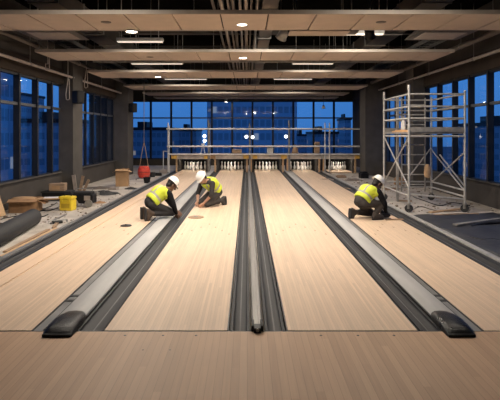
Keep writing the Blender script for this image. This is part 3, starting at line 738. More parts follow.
# long wooden board and bucket below
# ------------------------------------------------------------------ clutter, left side
def carton(name, lab, cat, p, w, d, h, rz, m, open_=True, flaps=True):
    t = thing(name, lab, cat, p, rz)
    b = MB(); th = .008
    b.bb(-w / 2, w / 2, -d / 2, -d / 2 + th, 0, h).bb(-w / 2, w / 2, d / 2 - th, d / 2, 0, h).bb(-w / 2, -w / 2 + th, -d / 2, d / 2, 0, h).bb(w / 2 - th, w / 2, -d / 2, d / 2, 0, h).bb(-w / 2, w / 2, -d / 2, d / 2, 0, th)
    b.build('box_body', m, t, smooth=False)
    if flaps:
        for s in (-1, 1):
            M = Matrix.Rotation(R(20) * s, 3, 'X')
            MB().box((0, s * (d / 2 + d * .17), h + .035), (w, d * .38, .006), rot=Matrix.Rotation(R(-18 * s), 3, 'X')).build('flap', m, t, smooth=False)
            MB().box((s * (w / 2 + w * .12), 0, h - .02), (w * .28, d, .006), rot=Matrix.Rotation(R(25 * s), 3, 'Y')).build('flap', m, t, smooth=False)
    return t
p = at(122.5, 186); carton('cardboard_box', 'upright brown cardboard box near the back left column', 'cardboard box', p, .40, .36, .50, .12, CARD)
MBx = MB()
t = thing('crumpled_paper', 'crumpled pale paper sticking out of the upright cardboard box', 'paper', (p.x, p.y, SLAB + .3))
for i in range(7):
    a = i * .9; MBx.box((.08 * math.cos(a), .08 * math.sin(a), .12 + .02 * i), (.13, .1, .012), rot=Matrix.Rotation(a, 3, 'Z') @ Matrix.Rotation(.6 + .2 * i, 3, 'X'))
MBx.build('sheets', CARD, t, smooth=False); MB().bb(-.14, .14, -.12, .12, -.29, .06).build('filler', CARDD, t, smooth=False)
p = at(19, 213); carton('cardboard_box', 'low torn cardboard box by the left wall near the leaning plank', 'cardboard box', (p.x + .06, p.y + .2, SLAB), .60, .40, .24, .15, CARDD)
t = thing('cement_sack', 'sagging beige sack lying on the low torn box', 'sack', (p.x + .02, p.y + .2, SLAB + .235), .2)
MB().ell((0, 0, .05), (.27, .17, .05)).build('sack_body', CARD, t); MB().box((.28, 0, .05), (.08, .14, .02)).build('tied_end', CARDD, t, smooth=False)
t = thing('flat_carton', 'flattened pale carton lying across the low torn box', 'carton', (p.x + .33, p.y + .25, SLAB + .27), .3)
MB().bb(-.02, .42, -.16, .16, .0, .02).build('sheet', CARD, t, smooth=False); MB().bb(0.1, .4, -.12, .12, .02, .03).build('top_sheet', WHITE, t, smooth=False)
t = thing('leaning_plank', 'pale plank leaning on the left wall at the frame edge', 'plank', (-5.05, 10.35, SLAB))
MB().box((-.14, 0, .42), (.035, .22, .86), rot=Matrix.Rotation(R(-18), 3, 'Y')).build('board', TIMBER, t, smooth=False)
# black roll
a, b = at(-22, 252), at(36, 232)
a = Vector((-4.05, 7.35, SLAB)); b = Vector((-3.72, 8.82, SLAB))
b = Vector((at(31, 238).x, at(31, 238).y + .12, SLAB)); b = Vector((-4.02, 9.42, SLAB)); a = Vector((-3.72, 6.9, SLAB))
d = (b - a); L_ = d.length; rz = math.atan2(d.y, d.x)
t = thing('membrane_roll', 'large black roll of membrane lying on the concrete at left', 'roll', a, rz)
r = .152
MB().tube([(0, 0, r), (.02, 0, r), (L_ - .02, 0, r), (L_, 0, r)], [r - .01, r, r, r - .012], 32).build('roll_body', MEMB, t)
MB().tube([(L_ - .01, 0, r), (L_ + .004, 0, r)], .055, 16).build('core', BLACK, t)
MB().box((L_ / 2, -r * .62, .22), (L_, .05, .008), rot=Matrix.Rotation(R(38), 3, 'X')).build('loose_edge', MEMB, t, smooth=False)
# yellow case
p = at(66, 211); t = thing('tool_case', 'bright yellow plastic tool case on the concrete at left', 'tool case', (p.x, p.y + .12, SLAB), -.18)
MB().bb(-.15, .15, -.11, .11, 0, .25).build('case_body', YEL, t, smooth=False, bevel=.02)
MB().bb(-.155, .155, -.115, .115, .255, .32).build('lid', YEL, t, smooth=False, bevel=.02)
for x in (-.09, .09): MB().bb(x - .025, x + .025, -.13, -.11, .2, .29).build('latch', YEL, t, smooth=False, bevel=.005)
MB().tube([(-.08, 0, .32), (-.08, 0, .37), (.08, 0, .37), (.08, 0, .32)], .014, 8).build('handle', BLACK, t)
MB().bb(-.1, .1, -.113, -.109, .06, .16).build('recess_shade', mat('yellow_dark', (.5, .34, .02), .5), t, smooth=False)  # flat patch; the shade of a recess is painted as darker yellow
# stack behind yellow case
p = at(58, 200); t = thing('black_crate', 'low black crate at the foot of the near left column', 'crate', (p.x, p.y, SLAB), .05)
MB().bb(-.36, .36, -.16, .16, 0, .2).build('crate_body', BLACK, t, smooth=False, bevel=.01); MB().bb(-.38, .38, -.18, .18, .2, .24).build('rim', RUBBER, t, smooth=False)
t = thing('foam_block', 'pale worn block lying on the low black crate', 'block', (p.x + .0, p.y, SLAB + .24), .1)
MB().bb(-.2, .2, -.13, .13, 0, .2).build('block', TIMBERD, t, smooth=False, bevel=.02); MB().bb(-.12, .08, -.134, -.13, .05, .14).build('label_patch', CARD, t, smooth=False)
# compressor / black power unit
p = at(84, 207); t = thing('air_compressor', 'black wheeled power unit beside the yellow tool case', 'power unit', (p.x - .02, p.y + .1, SLAB), -.1)
MB().bb(-.25, .25, -.14, .14, .08, .30).build('body', BLACK, t, smooth=False, bevel=.03)
MB().bb(-.22, .2, -.12, .12, .3, .36).build('top_cover', RUBBER, t, smooth=False, bevel=.02)
for x in (.17, -.18): MB().tube([(x, -.18, .09), (x, -.14, .09)], .09, 18).build('wheel', STEELD, t)
MB().tube([(-.22, 0, .36), (-.22, 0, .42), (.2, 0, .42), (.2, 0, .36)], .014, 8).build('handle', STEELD, t)
MB().bb(.05, .2, -.146, -.14, .16, .27).build('control_panel', PIPEL, t, smooth=False)
# wood offcuts leaning on the column
for i, (px, ang, h, w, l) in enumerate(((76, 8, .52, .1, 'leftmost timber offcut leaning on the near left column'), (79.5, -12, .5, .08, 'middle timber offcut leaning beside the near left column'), (83, -24, .42, .07, 'slanted timber offcut leaning beside the near left column'))):
    p = at(px, 193); single('timber_offcut', l, 'timber offcut', MB().box((math.sin(R(ang)) * -h / 2, .0, h / 2 * math.cos(R(ang))), (w, .03, h), rot=Matrix.Rotation(R(-ang), 3, 'Y')), TIMBERD if i else PIPEL, (p.x, p.y, SLAB + .005), 'timber offcuts by the column', smooth=False)
# red tank with sling
p = at(144, 178.4); t = thing('lifting_bag', 'red lifting bag hanging on ropes near the back left column', 'lifting bag', (p.x, p.y, SLAB))
rings = []
MB().lathe([(.12, .02), (.2, .05), (.24, .18), (.23, .34), (.2, .44), (.15, .47)], (0, 0, 0), 18).build('bag_body', RED, t)
MB().tube([(.23 * math.cos(q), .23 * math.sin(q), .25) for q in [2 * math.pi * k / 18 for k in range(19)]], .014, 6).build('band', mat('band_dark', (.2, .03, .02), .6), t)
for sx in (-1, 1): MB().tube([(sx * .17, 0, .44), (sx * .06, 0, 1.1), (sx * .01, 0, 1.35)], .014, 6).build('sling', TIMBERD, t)
MB().tube([(0, 0, 1.33), (0, 0, TOP - SLAB)], .013, 6).build('rope', PIPE, t)
# small items by the back left
p = at(147, 183); t = thing('black_bucket', 'small black bucket on the concrete in front of the red bag', 'bucket', p)
MB().lathe([(.1, 0), (.13, .2), (.115, .2), (.09, .02)], (0, 0, 0), 16).build('pail', BLACK, t); MB().tube([(-.12, 0, .2), (-.08, -.02, .25), (.08, -.02, .25), (.12, 0, .2)], .006, 5).build('handle', STEELD, t)
p = at(152.5, 177); t = thing('black_bucket', 'small dark bucket on the concrete right of the red bag', 'bucket', p)
MB().lathe([(.1, 0), (.12, .18), (.105, .18), (.08, .02)], (0, 0, 0), 16).build('pail', RUBBER, t); MB().tube([(-.11, 0, .18), (-.08, -.02, .23), (.08, -.02, .23), (.11, 0, .18)], .006, 5).build('handle', STEELD, t)
# rag heaps and scrap
def rag(lab, px, py, w, d, h, m, cat='rag', name='rag_heap', seed=1):
    rnd = random.Random(seed); p = at(px, py); mb = MB(); n, q = 18, 5; rings = []
    for i in range(q + 1):
        f = i / q; rr = (1 - f ** 1.6); z = h * f
        rings.append([Vector((w / 2 * rr * math.cos(a) * (1 + .35 * rnd.uniform(-1, 1) * (1 - f)), d / 2 * rr * math.sin(a) * (1 + .35 * rnd.uniform(-1, 1) * (1 - f)), z * (1 + .3 * rnd.uniform(-1, 1)) if i else 0)) + Vector((0, 0, 0)) for a in [2 * math.pi * k / n for k in range(n)]])
    rings[-1] = [v + Vector((.01 * math.cos(k), .01 * math.sin(k), 0)) for k, v in enumerate(rings[-1])]
    return single(name, lab, cat, mb.loft(rings), m, p, angle=25)
rag('dark tarp heap on the concrete behind the left edge rail', 104, 194, .85, .6, .1, RUBBER, 'tarp', 'tarp_heap', 3)
rag('low grey dust sheet beside the upright cardboard box', 100, 188, .9, .7, .05, PIPE, 'dust sheet', 'dust_sheet', 5)
rag('dark rag in front of the upright cardboard box', 131, 189, .45, .3, .06, RUBBER, 'rag', 'rag_heap', 8)
rag('brown rag near the wheels of the black power unit', 100, 203, .3, .2, .05, CARDD, 'rag', 'rag_heap', 9)
# metal brackets
p = at(58, 223); t = thing('metal_bracket', 'bent metal bracket lying on the concrete beside the black roll', 'bracket', (p.x, p.y, SLAB), .5)
MB().bb(-.17, .17, -.03, .03, .05, .06).bb(-.17, -.16, -.03, .03, 0, .06).bb(.16, .17, -.03, .03, 0, .06).build('strap', STEEL, t, smooth=False); MB().box((.05, .12, .09), (.3, .05, .012), rot=Matrix.Rotation(.5, 3, 'Z') @ Matrix.Rotation(-.25, 3, 'Y')).build('arm', STEELD, t, smooth=False); MB().bb(-.1, .08, -.08, .1, 0, .045).build('block', RUBBER, t, smooth=False, bevel=.015)
# long boards at left
for i, (x, y0, L2, rz, m, l) in enumerate(((-3.40, 6.9, 2.1, .01, TIMBER, 'long pale board on the concrete next to the left edge rail'), (-3.485, 7.2, 1.7, .03, TIMBERD, 'long brown board on the concrete second from the left edge rail'), (-3.50, 9.05, .6, .25, TIMBERD, 'short brown board angled off the end of the long boards'))):
    single('floor_board', l, 'board', MB().bb(-.033, .033, 0, L2, 0, .025), m, (x, y0, SLAB), 'boards on the left concrete', smooth=False, rotz=rz)
# cables
def cable(lab, pts, r=.011, m=BLACK):
    q = [at(x, y) for x, y in pts]; o = q[0].copy()
    # smooth with Catmull-Rom
    out = []
    for i in range(len(q) - 1):
        p0, p1, p2, p3 = q[max(i - 1, 0)], q[i], q[i + 1], q[min(i + 2, len(q) - 1)]
        for k in range(6):
            u = k / 6; out.append(.5 * ((2 * p1) + (p2 - p0) * u + (2 * p0 - 5 * p1 + 4 * p2 - p3) * u * u + (3 * p1 - p0 - 3 * p2 + p3) * u ** 3) - o + Vector((0, 0, r)))
    out.append(q[-1] - o + Vector((0, 0, r)))
    single('floor_cable', lab, 'cable', MB().tube(out, r, 6), m, o, 'cables on the concrete')
cable('black cable curling from the yellow case past the low box', [(57, 203), (50, 207), (42, 209.5), (36, 208), (31, 206.5)])
cable('black cable looping on the concrete behind the black roll', [(60, 207), (50, 211), (42, 211), (37, 214), (42, 217), (48, 215)])
cable('thin cable on the concrete left of the black power unit', [(20, 216), (8, 218), (-4, 221)])
cable('black cable on the concrete under the scaffold tower', [(413, 197), (424, 201), (440, 206), (452, 203), (470, 206)])
cable('grey cable curving on the concrete near the casters', [(408, 213), (420, 207), (432, 210), (446, 212), (470, 211)], .009, PIPE)
cable('black hose lying across the black mat', [(470, 238), (482, 241), (492, 240), (506, 243)], .016)
# discs on lanes
for px, py, l, m in ((126, 226, 'small black disc lying on the leftmost lane', BLACK), (196, 217.5, 'flat brown disc on the lane between the two left workers', TIMBERD)):
    p = at(px, py, 0); r = .1 if px < 150 else .155
    t = thing('lane_disc', l, 'disc', p); MB().lathe([(r, 0), (r, .012), (r * .85, .02)], (0, 0, 0), 24).build('disc', m, t); MB().lathe([(r * .25, .02), (r * .25, .03), (r * .1, .034)], (0, 0, 0), 14).build('hub', STEELD if px > 150 else RUBBER, t)
# debris, uncountable chips
mb = MB(); rnd = random.Random(11)
for i in range(560):
    if i < 270: x = rnd.uniform(-5.3, -3.42) if i % 3 else rnd.uniform(-4.8, -3.42); y = rnd.uniform(9.2, 14.4) if i % 3 else rnd.uniform(9.2, 22)
    else: x = rnd.uniform(3.45, 5.6); y = rnd.uniform(10.7, 20.2)
    s = rnd.uniform(.008, .04) * (1 if rnd.random() < .9 else 2)
    mb.box((x, y, SLAB + s * .2), (s, s * rnd.uniform(.4, 1.6), s * .4), rz=rnd.uniform(0, 3))
o = mb.build('debris_chips', mat('debris', (.17, .125, .09), .85, var=.6, scale=9), smooth=False); tag(o, 'small wood and rubble chips scattered over the concrete', 'debris', kind='stuff')
# small tools as clutter near the back of both sides
names = [('brick', 'brick')]
clut = [(92, 196, .3, .16, .12, STEELD, 'grey concrete block behind the black power unit'), (112, 190, .28, .18, .07, PIPEL, 'pale slab piece left of the upright cardboard box'),
        (158, 176, .3, .2, .13, BLACK, 'dark block on the concrete left of the pinsetter bays'), (163, 173.5, .35, .2, .17, PIPEL, 'pale block on the concrete beside the leftmost pinsetter bay'),
        (327, 181, .5, .1, .08, PIPEL, 'pale block on the concrete right of the rightmost lane'), (342, 178, .35, .3, .1, TIMBERD, 'brown block on the concrete near the far right bay'),
        (353, 181, .5, .2, .09, PIPEL, 'pale block on the concrete before the back right column'), (365, 178.5, .3, .3, .25, BLACK, 'dark block at the foot of the back right column'),
        (400, 185, .34, .3, .24, CARDD, 'brown block on the concrete inside the scaffold tower'), (392, 190, .5, .16, .08, TIMBERD, 'low brown block behind the scaffold tower casters')]
for px, py, w, d, h, m, l in clut:
    p = at(px, py); t = thing('rubble_block', l, 'block', p, .2 * math.sin(px), 'loose blocks on the concrete')
    MB().bb(-w / 2, w / 2, 0, d, 0, h * .8).build('block', m, t, smooth=False, bevel=.01)
    MB().box((.0, d / 2, h * .9), (w * .7, d * .7, h * .2), rz=.3).build('top_piece', m, t, smooth=False)
# boards on the right
for i, (px0, py0, px1, py1, w, m, l) in enumerate(((430, 213, 466, 209, .09, TIMBER, 'pale timber board lying in front of the scaffold tower'), (434, 216, 478, 214.5, .07, TIMBERD, 'brown timber board at the front edge of the black mat'),
        (396, 201, 412, 201.5, .1, TIMBERD, 'brown board lying between the scaffold tower casters'), (330, 186, 352, 190, .12, TIMBERD, 'brown board on the concrete beside the rightmost gutter'),
        (312, 176, 330, 180, .12, TIMBER, 'pale board on the concrete by the far right pin bay'), (455, 227, 500, 221, .1, STEELD, 'grey batten lying across the back of the black mat'))):
    a, b = at(px0, py0), at(px1, py1); z0 = .028 if i == 5 else 0
    a.z += z0; b.z += z0; dd = b - a
    single('floor_board', l, 'board', MB().bb(0, dd.length, -w / 2, w / 2, 0, .03), m, a, 'boards on the right concrete', smooth=False, rotz=math.atan2(dd.y, dd.x))
# black mat with ripples
pts = [(418, 215.5), (470, 214), (545, 226), (620, 262), (500, 262)]
q = [at(*x) for x in pts]
t = thing('rubber_mat', 'large wrinkled black mat spread on the concrete at right', 'mat', (4.4, 9.5, SLAB))
mb = MB(); nx, ny = 26, 40; vs = []; fs = []
A = at(416, 216); B_ = at(470, 213.5); rnd = random.Random(4)
y_front = 6.2
for j in range(ny + 1):
    v = j / ny
    l = Vector((3.46, y_front, 0)).lerp(Vector((3.46, A.y, 0)), v); r_ = Vector((5.55, y_front, 0)).lerp(Vector((5.3, B_.y, 0)), v)
    for i in range(nx + 1):
        u = i / nx; p = l.lerp(r_, u)
        z = .010 + .008 * math.sin(p.x * 7 + p.y * 3.1) + .007 * math.sin(p.x * 3.3 - p.y * 6 + 1) * math.sin(p.y * 2)
        vs.append(Vector((p.x - 4.4, p.y - 9.5, max(.004, z + .004))))
for j in range(ny):
    for i in range(nx):
        a = j * (nx + 1) + i; fs.append((a, a + 1, a + nx + 2, a + nx + 1))
mb.add(vs, fs); o = mb.build('sheet', MATM, t); so = o.modifiers.new('thick', 'SOLIDIFY'); so.thickness = .006; so.offset = 1
mb = MB().tube([(-.3, -.35, .03), (.1, -.1, .05), (.5, .0, .04), (.9, -.1, .03)], [.015, .035, .03, .012], 8).build('fold', MATM, t)

# ------------------------------------------------------------------ workers
def remesh(mb, voxel, it):
    me = mb.mesh('tmp'); o = bpy.data.objects.new('tmp', me); C.objects.link(o)
    m = o.modifiers.new('r', 'REMESH'); m.mode = 'VOXEL'; m.voxel_size = voxel
    s = o.modifiers.new('s', 'SMOOTH'); s.iterations = it; s.factor = .5
    bpy.context.view_layer.update()
    dg = bpy.context.evaluated_depsgraph_get()
    out = bpy.data.meshes.new_from_object(o.evaluated_get(dg), depsgraph=dg)
    bpy.data.objects.remove(o); bpy.data.meshes.remove(me)
    out.polygons.foreach_set('use_smooth', [True] * len(out.polygons))
    return out
def link(name, me, mats, parent):
    me.name = name; me.materials.clear()
    for m in mats: me.materials.append(m)
    o = bpy.data.objects.new(name, me); C.objects.link(o); o.parent = parent; return o

def worker(label, loc, rotz, J, skin, sleeve, trou, boot, bare_fore=False, gloves=None):
    t = thing('person', label, 'person', loc, rotz, 'workers in yellow vests')
    V = {k: Vector(v) for k, v in J.items() if isinstance(v, tuple)}
    pel, neck, head = V['pelvis'], V['neck'], V['head']
    up = (neck - pel).normalized(); lat = Vector((0, 1, 0)); fwd = lat.cross(up).normalized()
    mid = pel.lerp(neck, .52) - fwd * .035        # rounded back
    hu = (head - neck).normalized(); pitch = J['look']; hf = Vector((math.cos(pitch), 0, math.sin(pitch)))
    yaw = J.get('yaw', 0); hf = Matrix.Rotation(yaw, 3, 'Z') @ hf
    hl = Vector((0, 0, 1)).cross(hf).normalized(); hu = hf.cross(hl).normalized()
    HM = Matrix((hf, hl, hu)).transposed()
    def torso(mb, e, t0, t1, sh=1.0):
        # (t, half width, half depth)
        st = [(0, .165, .115), (.12, .17, .12), (.3, .15, .108), (.5, .16, .115), (.7, .182, .122), (.84, .178, .11), (.93, .13, .085), (1.0, .075, .065)]
        rings = []
        for k in range(15):
            f = t0 + (t1 - t0) * k / 14
            for a, b in zip(st, st[1:]):
                if a[0] <= f <= b[0] + 1e-6:
                    u = (f - a[0]) / (b[0] - a[0]); w = a[1] + (b[1] - a[1]) * u; dp = a[2] + (b[2] - a[2]) * u; break
            c = (pel * (1 - f) ** 2 + mid * 2 * f * (1 - f) + neck * f * f) + (mid - pel.lerp(neck, .5)) * (.6 * math.sin(math.pi * f))
            rings.append([c + lat * (w + e) * math.copysign(abs(math.cos(a)) ** .85, math.cos(a)) + fwd * (dp + e) * math.copysign(abs(math.sin(a)) ** .85, math.sin(a)) for a in [2 * math.pi * q / 20 for q in range(20)]])
        mb.loft(rings)
    sides = (('r', -1), ('l', 1))
    # --- body: one continuous figure
    b = MB(); torso(b, -.012, 0, 1)
    b.capsule(neck - up * .03, head - hu * .04, .062, .054)
    b.ell(head + hu * .03 - hf * .008, (.098, .078, .105), HM)                       # skull
    b.ell(head - hu * .055 + hf * .03, (.062, .056, .062), HM)                       # jaw
    b.capsule(head + hf * .088 + hu * .008, head + hf * .112 - hu * .028, .011, .016, 8)  # nose
    b.ell(head + hf * .078 + hu * .032, (.018, .06, .012), HM)                       # brow
    b.ell(head + hf * .083 - hu * .058, (.012, .026, .009), HM)                      # lips
    b.ell(head + hf * .073 - hu * .092, (.022, .026, .018), HM)                      # chin
    for s in (-1, 1): b.ell(head + hl * s * .08 - hf * .005 - hu * .008, (.022, .012, .033), HM)   # ears
    for k, s in sides:
        sh, el, wr = V['sh' + k], V['el' + k], V['wr' + k]; hp, kn, an, ball = V['hip' + k], V['kn' + k], V['an' + k], V['ball' + k]
        b.capsule(neck.lerp(sh, .35) - up * .03, sh, .06, .058); b.capsule(sh, el, .052, .04); b.capsule(el, wr, .039, .027)
        b.capsule(hp, kn, .085, .056); b.capsule(kn, an, .055, .036); b.capsule(an, ball, .035, .03)
        # hand: palm, four fingers with two bends, thumb at the side of the palm
        hd = V['hd' + k].normalized(); pn = V['pn' + k]; pn = (pn - hd * pn.dot(hd)).normalized(); sd = hd.cross(pn).normalized() * (1 if k == 'r' else -1)
        pc = wr + hd * .055
        PM = Matrix((hd, sd, pn)).transposed()
        b.ell(pc, (.052, .040, .018), PM); b.capsule(wr, wr + hd * .03, .027, .026)
        for q in range(4):
            off = (q - 1.5) * .021; ln = (.034, .04, .038, .03)[q]
            k0 = wr + hd * .092 + sd * off; d1 = (hd + pn * .35).normalized(); d2 = (hd * .55 + pn).normalized(); d3 = (pn - hd * .1).normalized()
            k1 = k0 + d1 * ln; k2 = k1 + d2 * ln * .72; k3 = k2 + d3 * ln * .5
            b.capsule(k0 - hd * .03, k1, .0105, .0095, 8); b.capsule(k1, k2, .0095, .0085, 8); b.capsule(k2, k3, .0085, .0075, 8)
        th0 = wr + hd * .03 - sd * .03; th1 = th0 + (hd * .6 - sd * .75 + pn * .25).normalized() * .042; th2 = th1 + (hd * .9 - sd * .1 + pn * .35).normalized() * .032
        b.capsule(th0, th1, .0135, .0115, 8); b.capsule(th1, th2, .0115, .009, 8)
    bm = remesh(b, .0065, 4)
    body = link('body', bm, [skin] + ([gloves] if gloves else []), t)
    if gloves:
        for p in bm.polygons:
            if min((p.center - V['wrr'] - V['hdr'].normalized() * .06).length, (p.center - V['wrl'] - V['hdl'].normalized() * .06).length) < .1: p.material_index = 1
    # --- shirt with sleeves
    s_ = MB(); torso(s_, .006, .08, .96)
    for k, s in sides:
        sh, el, wr = V['sh' + k], V['el' + k], V['wr' + k]
        s_.capsule(neck.lerp(sh, .4) - up * .03, sh, .068, .068); s_.capsule(sh, el, .066, .052)
        if not bare_fore: s_.capsule(el, el.lerp(wr, .93), .052, .038)
        else: s_.capsule(el, el.lerp(wr, .12), .052, .05)
    link('shirt', remesh(s_, .011, 3), [sleeve], t)
    # --- trousers
    s_ = MB(); torso(s_, .012, 0, .2)
    for k, s in sides:
        hp, kn, an = V['hip' + k], V['kn' + k], V['an' + k]
        s_.capsule(hp, kn, .092, .07); s_.capsule(kn, an.lerp(kn, .12), .072, .056)
    s_.ell(pel - fwd * .03, (.105, .15, .11))
    link('trousers', remesh(s_, .011, 3), [trou], t)
    # --- vest with reflective bands
    s_ = MB(); torso(s_, .038, .05, .93)
    for k, s in sides:
        sh = V['sh' + k]; s_.capsule(neck.lerp(sh, .42) - up * .045, neck.lerp(sh, .86) - up * .04, .076, .074)
    vm = remesh(s_, .010, 3); L_ = (neck - pel).length
    bands = []
    for p in vm.polygons:
        c = p.center - pel; f = c.dot(up) / L_; y = c.dot(lat)
        band = .26 < f < .37 or (f > .37 and abs(abs(y) - .095) < .022)
        bands.append(1 if band else 0)
    link('vest', vm, [VEST, STRIPE], t)
    for p, q in zip(vm.polygons, bands): p.material_index = q
    # --- boots
    for k, s in sides:
        an, ball = V['an' + k], V['ball' + k]; heel = V['heel' + k]
        m_ = MB(); m_.capsule(an.lerp(V['kn' + k], .16), an, .055, .05); m_.capsule(an, heel, .05, .043); m_.capsule(heel, ball, .043, .046); m_.capsule(an, ball, .048, .044)
        fd = (ball - heel).normalized(); m_.capsule(ball, ball + fd * .03, .05, .042)
        bo = link('boot', remesh(m_, .009, 3), [boot], t)
        # sole
        so = (heel - an); sn = (so - fd * so.dot(fd)).normalized(); sl_ = fd.cross(sn).normalized(); SM = Matrix((fd, sl_, sn)).transposed()
        cen = (heel + ball) / 2 + sn * .046 + fd * .015
        rg = []
        for zq in (-.012, .012): rg.append([cen + SM @ Vector((((heel - ball).length / 2 + .05) * math.copysign(abs(math.cos(a)) ** .6, math.cos(a)), .047 * math.copysign(abs(math.sin(a)) ** .7, math.sin(a)) * (1.05 if math.cos(a) > 0 else .85), zq)) for a in [2 * math.pi * q / 20 for q in range(20)]])
        MB().loft(rg).build('sole', RUBBER, bo)
    # --- hair, eyes, hard hat
    h_ = MB(); h_.ell(head + hu * .03 - hf * .022, (.094, .084, .1), HM); h_.ell(head - hu * .03 - hf * .055, (.05, .068, .06), HM)
    h_.build('hair', HAIR, t)
    for s in (-1, 1): MB().ell(head + hf * .083 + hl * s * .032 + hu * .012, (.012, .014, .009), HM, 10, 6).build('eye', EYE, t)
    dome = [(.110, -.004), (.110, .02), (.106, .048), (.093, .076), (.067, .099), (.032, .110), (.004, .113)]
    hc = head + hu * .055 - hf * .012
    DM = HM @ Matrix.Rotation(R(6), 3, 'Y') @ Matrix.Diagonal((1.08, .95, 1))
    hat = MB().lathe(dome, hc, 24, DM).build('hard_hat', HELM, t)
    br = []
    for rr, z in ((.106, -.006), (.130, -.012), (.130, -.006), (.106, .006)):
        br.append([hc + DM @ Vector(((rr + (.038 if math.cos(a) > .3 and rr > .125 else 0) * (math.cos(a) - .3)) * math.cos(a), rr * math.sin(a), z - (.012 if math.cos(a) > .5 and rr > .125 else 0))) for a in [2 * math.pi * q / 28 for q in range(28)]])
    MB().loft(br, cap=False).build('brim', HELM, hat)
    MB().tube([hc + DM @ Vector((.107 * math.cos(a), 0, .004 + .112 * math.sin(a))) for a in [R(20 + 14 * q) for q in range(11)]], .012, 6).build('ridge', HELM, hat)
    return t

kneel = dict(pelvis=(0, 0, .32), neck=(.335, 0, .56), head=(.425, .0, .645), look=-.7,
             hipr=(.0, -.1, .30), hipl=(.0, .1, .30), knr=(.38, -.14, .125), knl=(.38, .16, .125), anr=(-.03, -.13, .135), anl=(-.03, .13, .135),
             heelr=(-.105, -.13, .2), heell=(-.105, .13, .2), ballr=(-.105, -.13, .055), balll=(-.105, .13, .055),
             shr=(.29, -.205, .50), shl=(.29, .205, .50), elr=(.37, -.25, .27), ell=(.46, .22, .28), wrr=(.45, -.17, .10), wrl=(.56, .10, .12),
             hdr=(.45, .2, -.6), hdl=(.5, -.25, -.6), pnr=(.3, .6, -.2), pnl=(.2, -.7, -.2))
w1 = at(151, 219.5, 0)
worker('kneeling worker in yellow vest and white hard hat over the left ball track', (w1.x, w1.y, 0), R(30), kneel, SKIND, SLEEVE, TROU, BOOT)
k2 = dict(kneel); k2.update(pelvis=(0, 0, .33), neck=(.30, 0, .58), head=(.405, .0, .645), look=-.85, knr=(.36, -.13, .075), knl=(.37, .15, .075), hipr=(0, -.1, .31), hipl=(0, .1, .31),
           shr=(.26, -.20, .525), shl=(.26, .20, .525), elr=(.34, -.24, .28), ell=(.33, .25, .28), wrr=(.44, -.12, .11), wrl=(.45, .13, .10),
           hdr=(.6, .25, -.5), hdl=(.6, -.25, -.5), anr=(-.05, -.12, .12), anl=(-.05, .13, .12), heelr=(-.125, -.12, .17), heell=(-.125, .13, .17), ballr=(-.125, -.12, .052), balll=(-.125, .13, .052))
w2 = at(216, 205, 0)
worker('kneeling worker in yellow vest facing left, bare forearms, left of the centre divider', (w2.x, w2.y, 0), R(222), k2, SKIN, SHIRT, TROUB, BOOTD, bare_fore=True)
k3 = dict(kneel); k3.update(pelvis=(0, 0, .34), neck=(.28, 0, .59), head=(.37, .0, .67), look=-.6, hipr=(0, -.1, .32), hipl=(0, .1, .32),
           knr=(.35, -.17, .29), anr=(.19, -.17, .11), heelr=(.16, -.17, .055), ballr=(.31, -.18, .052), knl=(.34, .13, .075), anl=(-.06, .12, .12), heell=(-.135, .12, .17), balll=(-.135, .12, .052),
           shr=(.25, -.205, .53), shl=(.26, .205, .53), elr=(.36, -.245, .31), ell=(.41, .21, .31), wrr=(.45, -.15, .15), wrl=(.50, .08, .15), hdr=(.5, .15, -.6), hdl=(.4, -.3, -.7), pnr=(.2, .6, -.3))
w3 = at(361.5, 219.0, 0)
worker('crouching worker in yellow vest and white hard hat on the rightmost lane', (w3.x, w3.y, 0), R(22), k3, SKIND, SLEEVE, TROUB, BOOTD, gloves=BLACK)
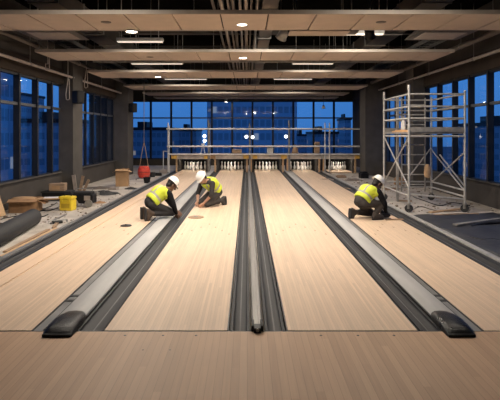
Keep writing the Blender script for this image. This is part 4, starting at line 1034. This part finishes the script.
# tool of the right worker and strip beside it
p = at(386, 219, 0); t = thing('power_tool', 'black hand sander held on the lane by the crouching right worker', 'power tool', (p.x, p.y + .02, 0), .2)
MB().bb(-.09, .09, -.045, .045, 0, .02).build('sole_plate', STEELD, t, smooth=False, bevel=.004)
MB().capsule((-.08, 0, .065), (.06, 0, .07), .045, .038).build('motor_body', BLACK, t)
MB().tube([(-.1, 0, .06), (-.15, 0, .08), (-.22, .02, .012)], .009, 6).build('cord', BLACK, t)
p = at(393, 220, 0); single('timber_strip', 'thin brown timber strip on the lane in front of the right worker', 'timber strip', MB().bb(-.14, .2, -.03, .03, 0, .02), TIMBERD, (p.x, p.y, 0), smooth=False, rotz=.1)
p = at(176, 216.5, 0); t = thing('hand_tool', 'small dark hand tool under the left worker hand', 'hand tool', (p.x, p.y + .05, -.042), 1.2)
MB().capsule((-.06, 0, .022), (.03, 0, .022), .018, .015).build('grip', BLACK, t); MB().bb(.04, .11, -.02, .02, .014, .024).build('blade', STEELD, t, smooth=False)

# ------------------------------------------------------------------ dusk sky
wd = bpy.data.worlds.new('dusk'); S.world = wd; wd.use_nodes = True
nt = wd.node_tree; N = nt.nodes; L = nt.links; bg = N['Background']
tc = N.new('ShaderNodeTexCoord'); sp = N.new('ShaderNodeSeparateXYZ'); L.new(tc.outputs['Generated'], sp.inputs[0])
mr = N.new('ShaderNodeMapRange'); mr.inputs['From Min'].default_value = -.02; mr.inputs['From Max'].default_value = .35; L.new(sp.outputs[2], mr.inputs['Value'])
cr = N.new('ShaderNodeValToRGB'); e = cr.color_ramp.elements
e[0].color = (.028, .115, .32, 1); e[1].color = (.022, .10, .31, 1); x = e.new(.3); x.color = (.034, .145, .41, 1)
no = N.new('ShaderNodeTexNoise'); no.inputs['Scale'].default_value = 3; no.inputs['Detail'].default_value = 5; L.new(tc.outputs['Generated'], no.inputs['Vector'])
mm = N.new('ShaderNodeMapRange'); mm.inputs['To Min'].default_value = 1.0; mm.inputs['To Max'].default_value = 1.6; L.new(no.outputs['Fac'], mm.inputs['Value'])
L.new(mr.outputs[0], cr.inputs[0]); L.new(cr.outputs[0], bg.inputs['Color']); L.new(mm.outputs[0], bg.inputs['Strength'])

# ------------------------------------------------------------------ camera
cam = bpy.data.cameras.new('camera'); co = bpy.data.objects.new('camera', cam); C.objects.link(co)
co.location = (0, 0, H); co.rotation_euler = (R(90), 0, 0)
cam.sensor_width = 36; cam.lens = 36 * F / 500; cam.shift_x = (250 - VX) / 500; cam.shift_y = -(200 - VY) / 500
cam.clip_end = 1000
S.camera = co
vs_ = S.view_settings
vs_.view_transform = 'Standard'; vs_.look = 'None'; vs_.gamma = 1; vs_.use_curve_mapping = False; vs_.exposure = 0.22
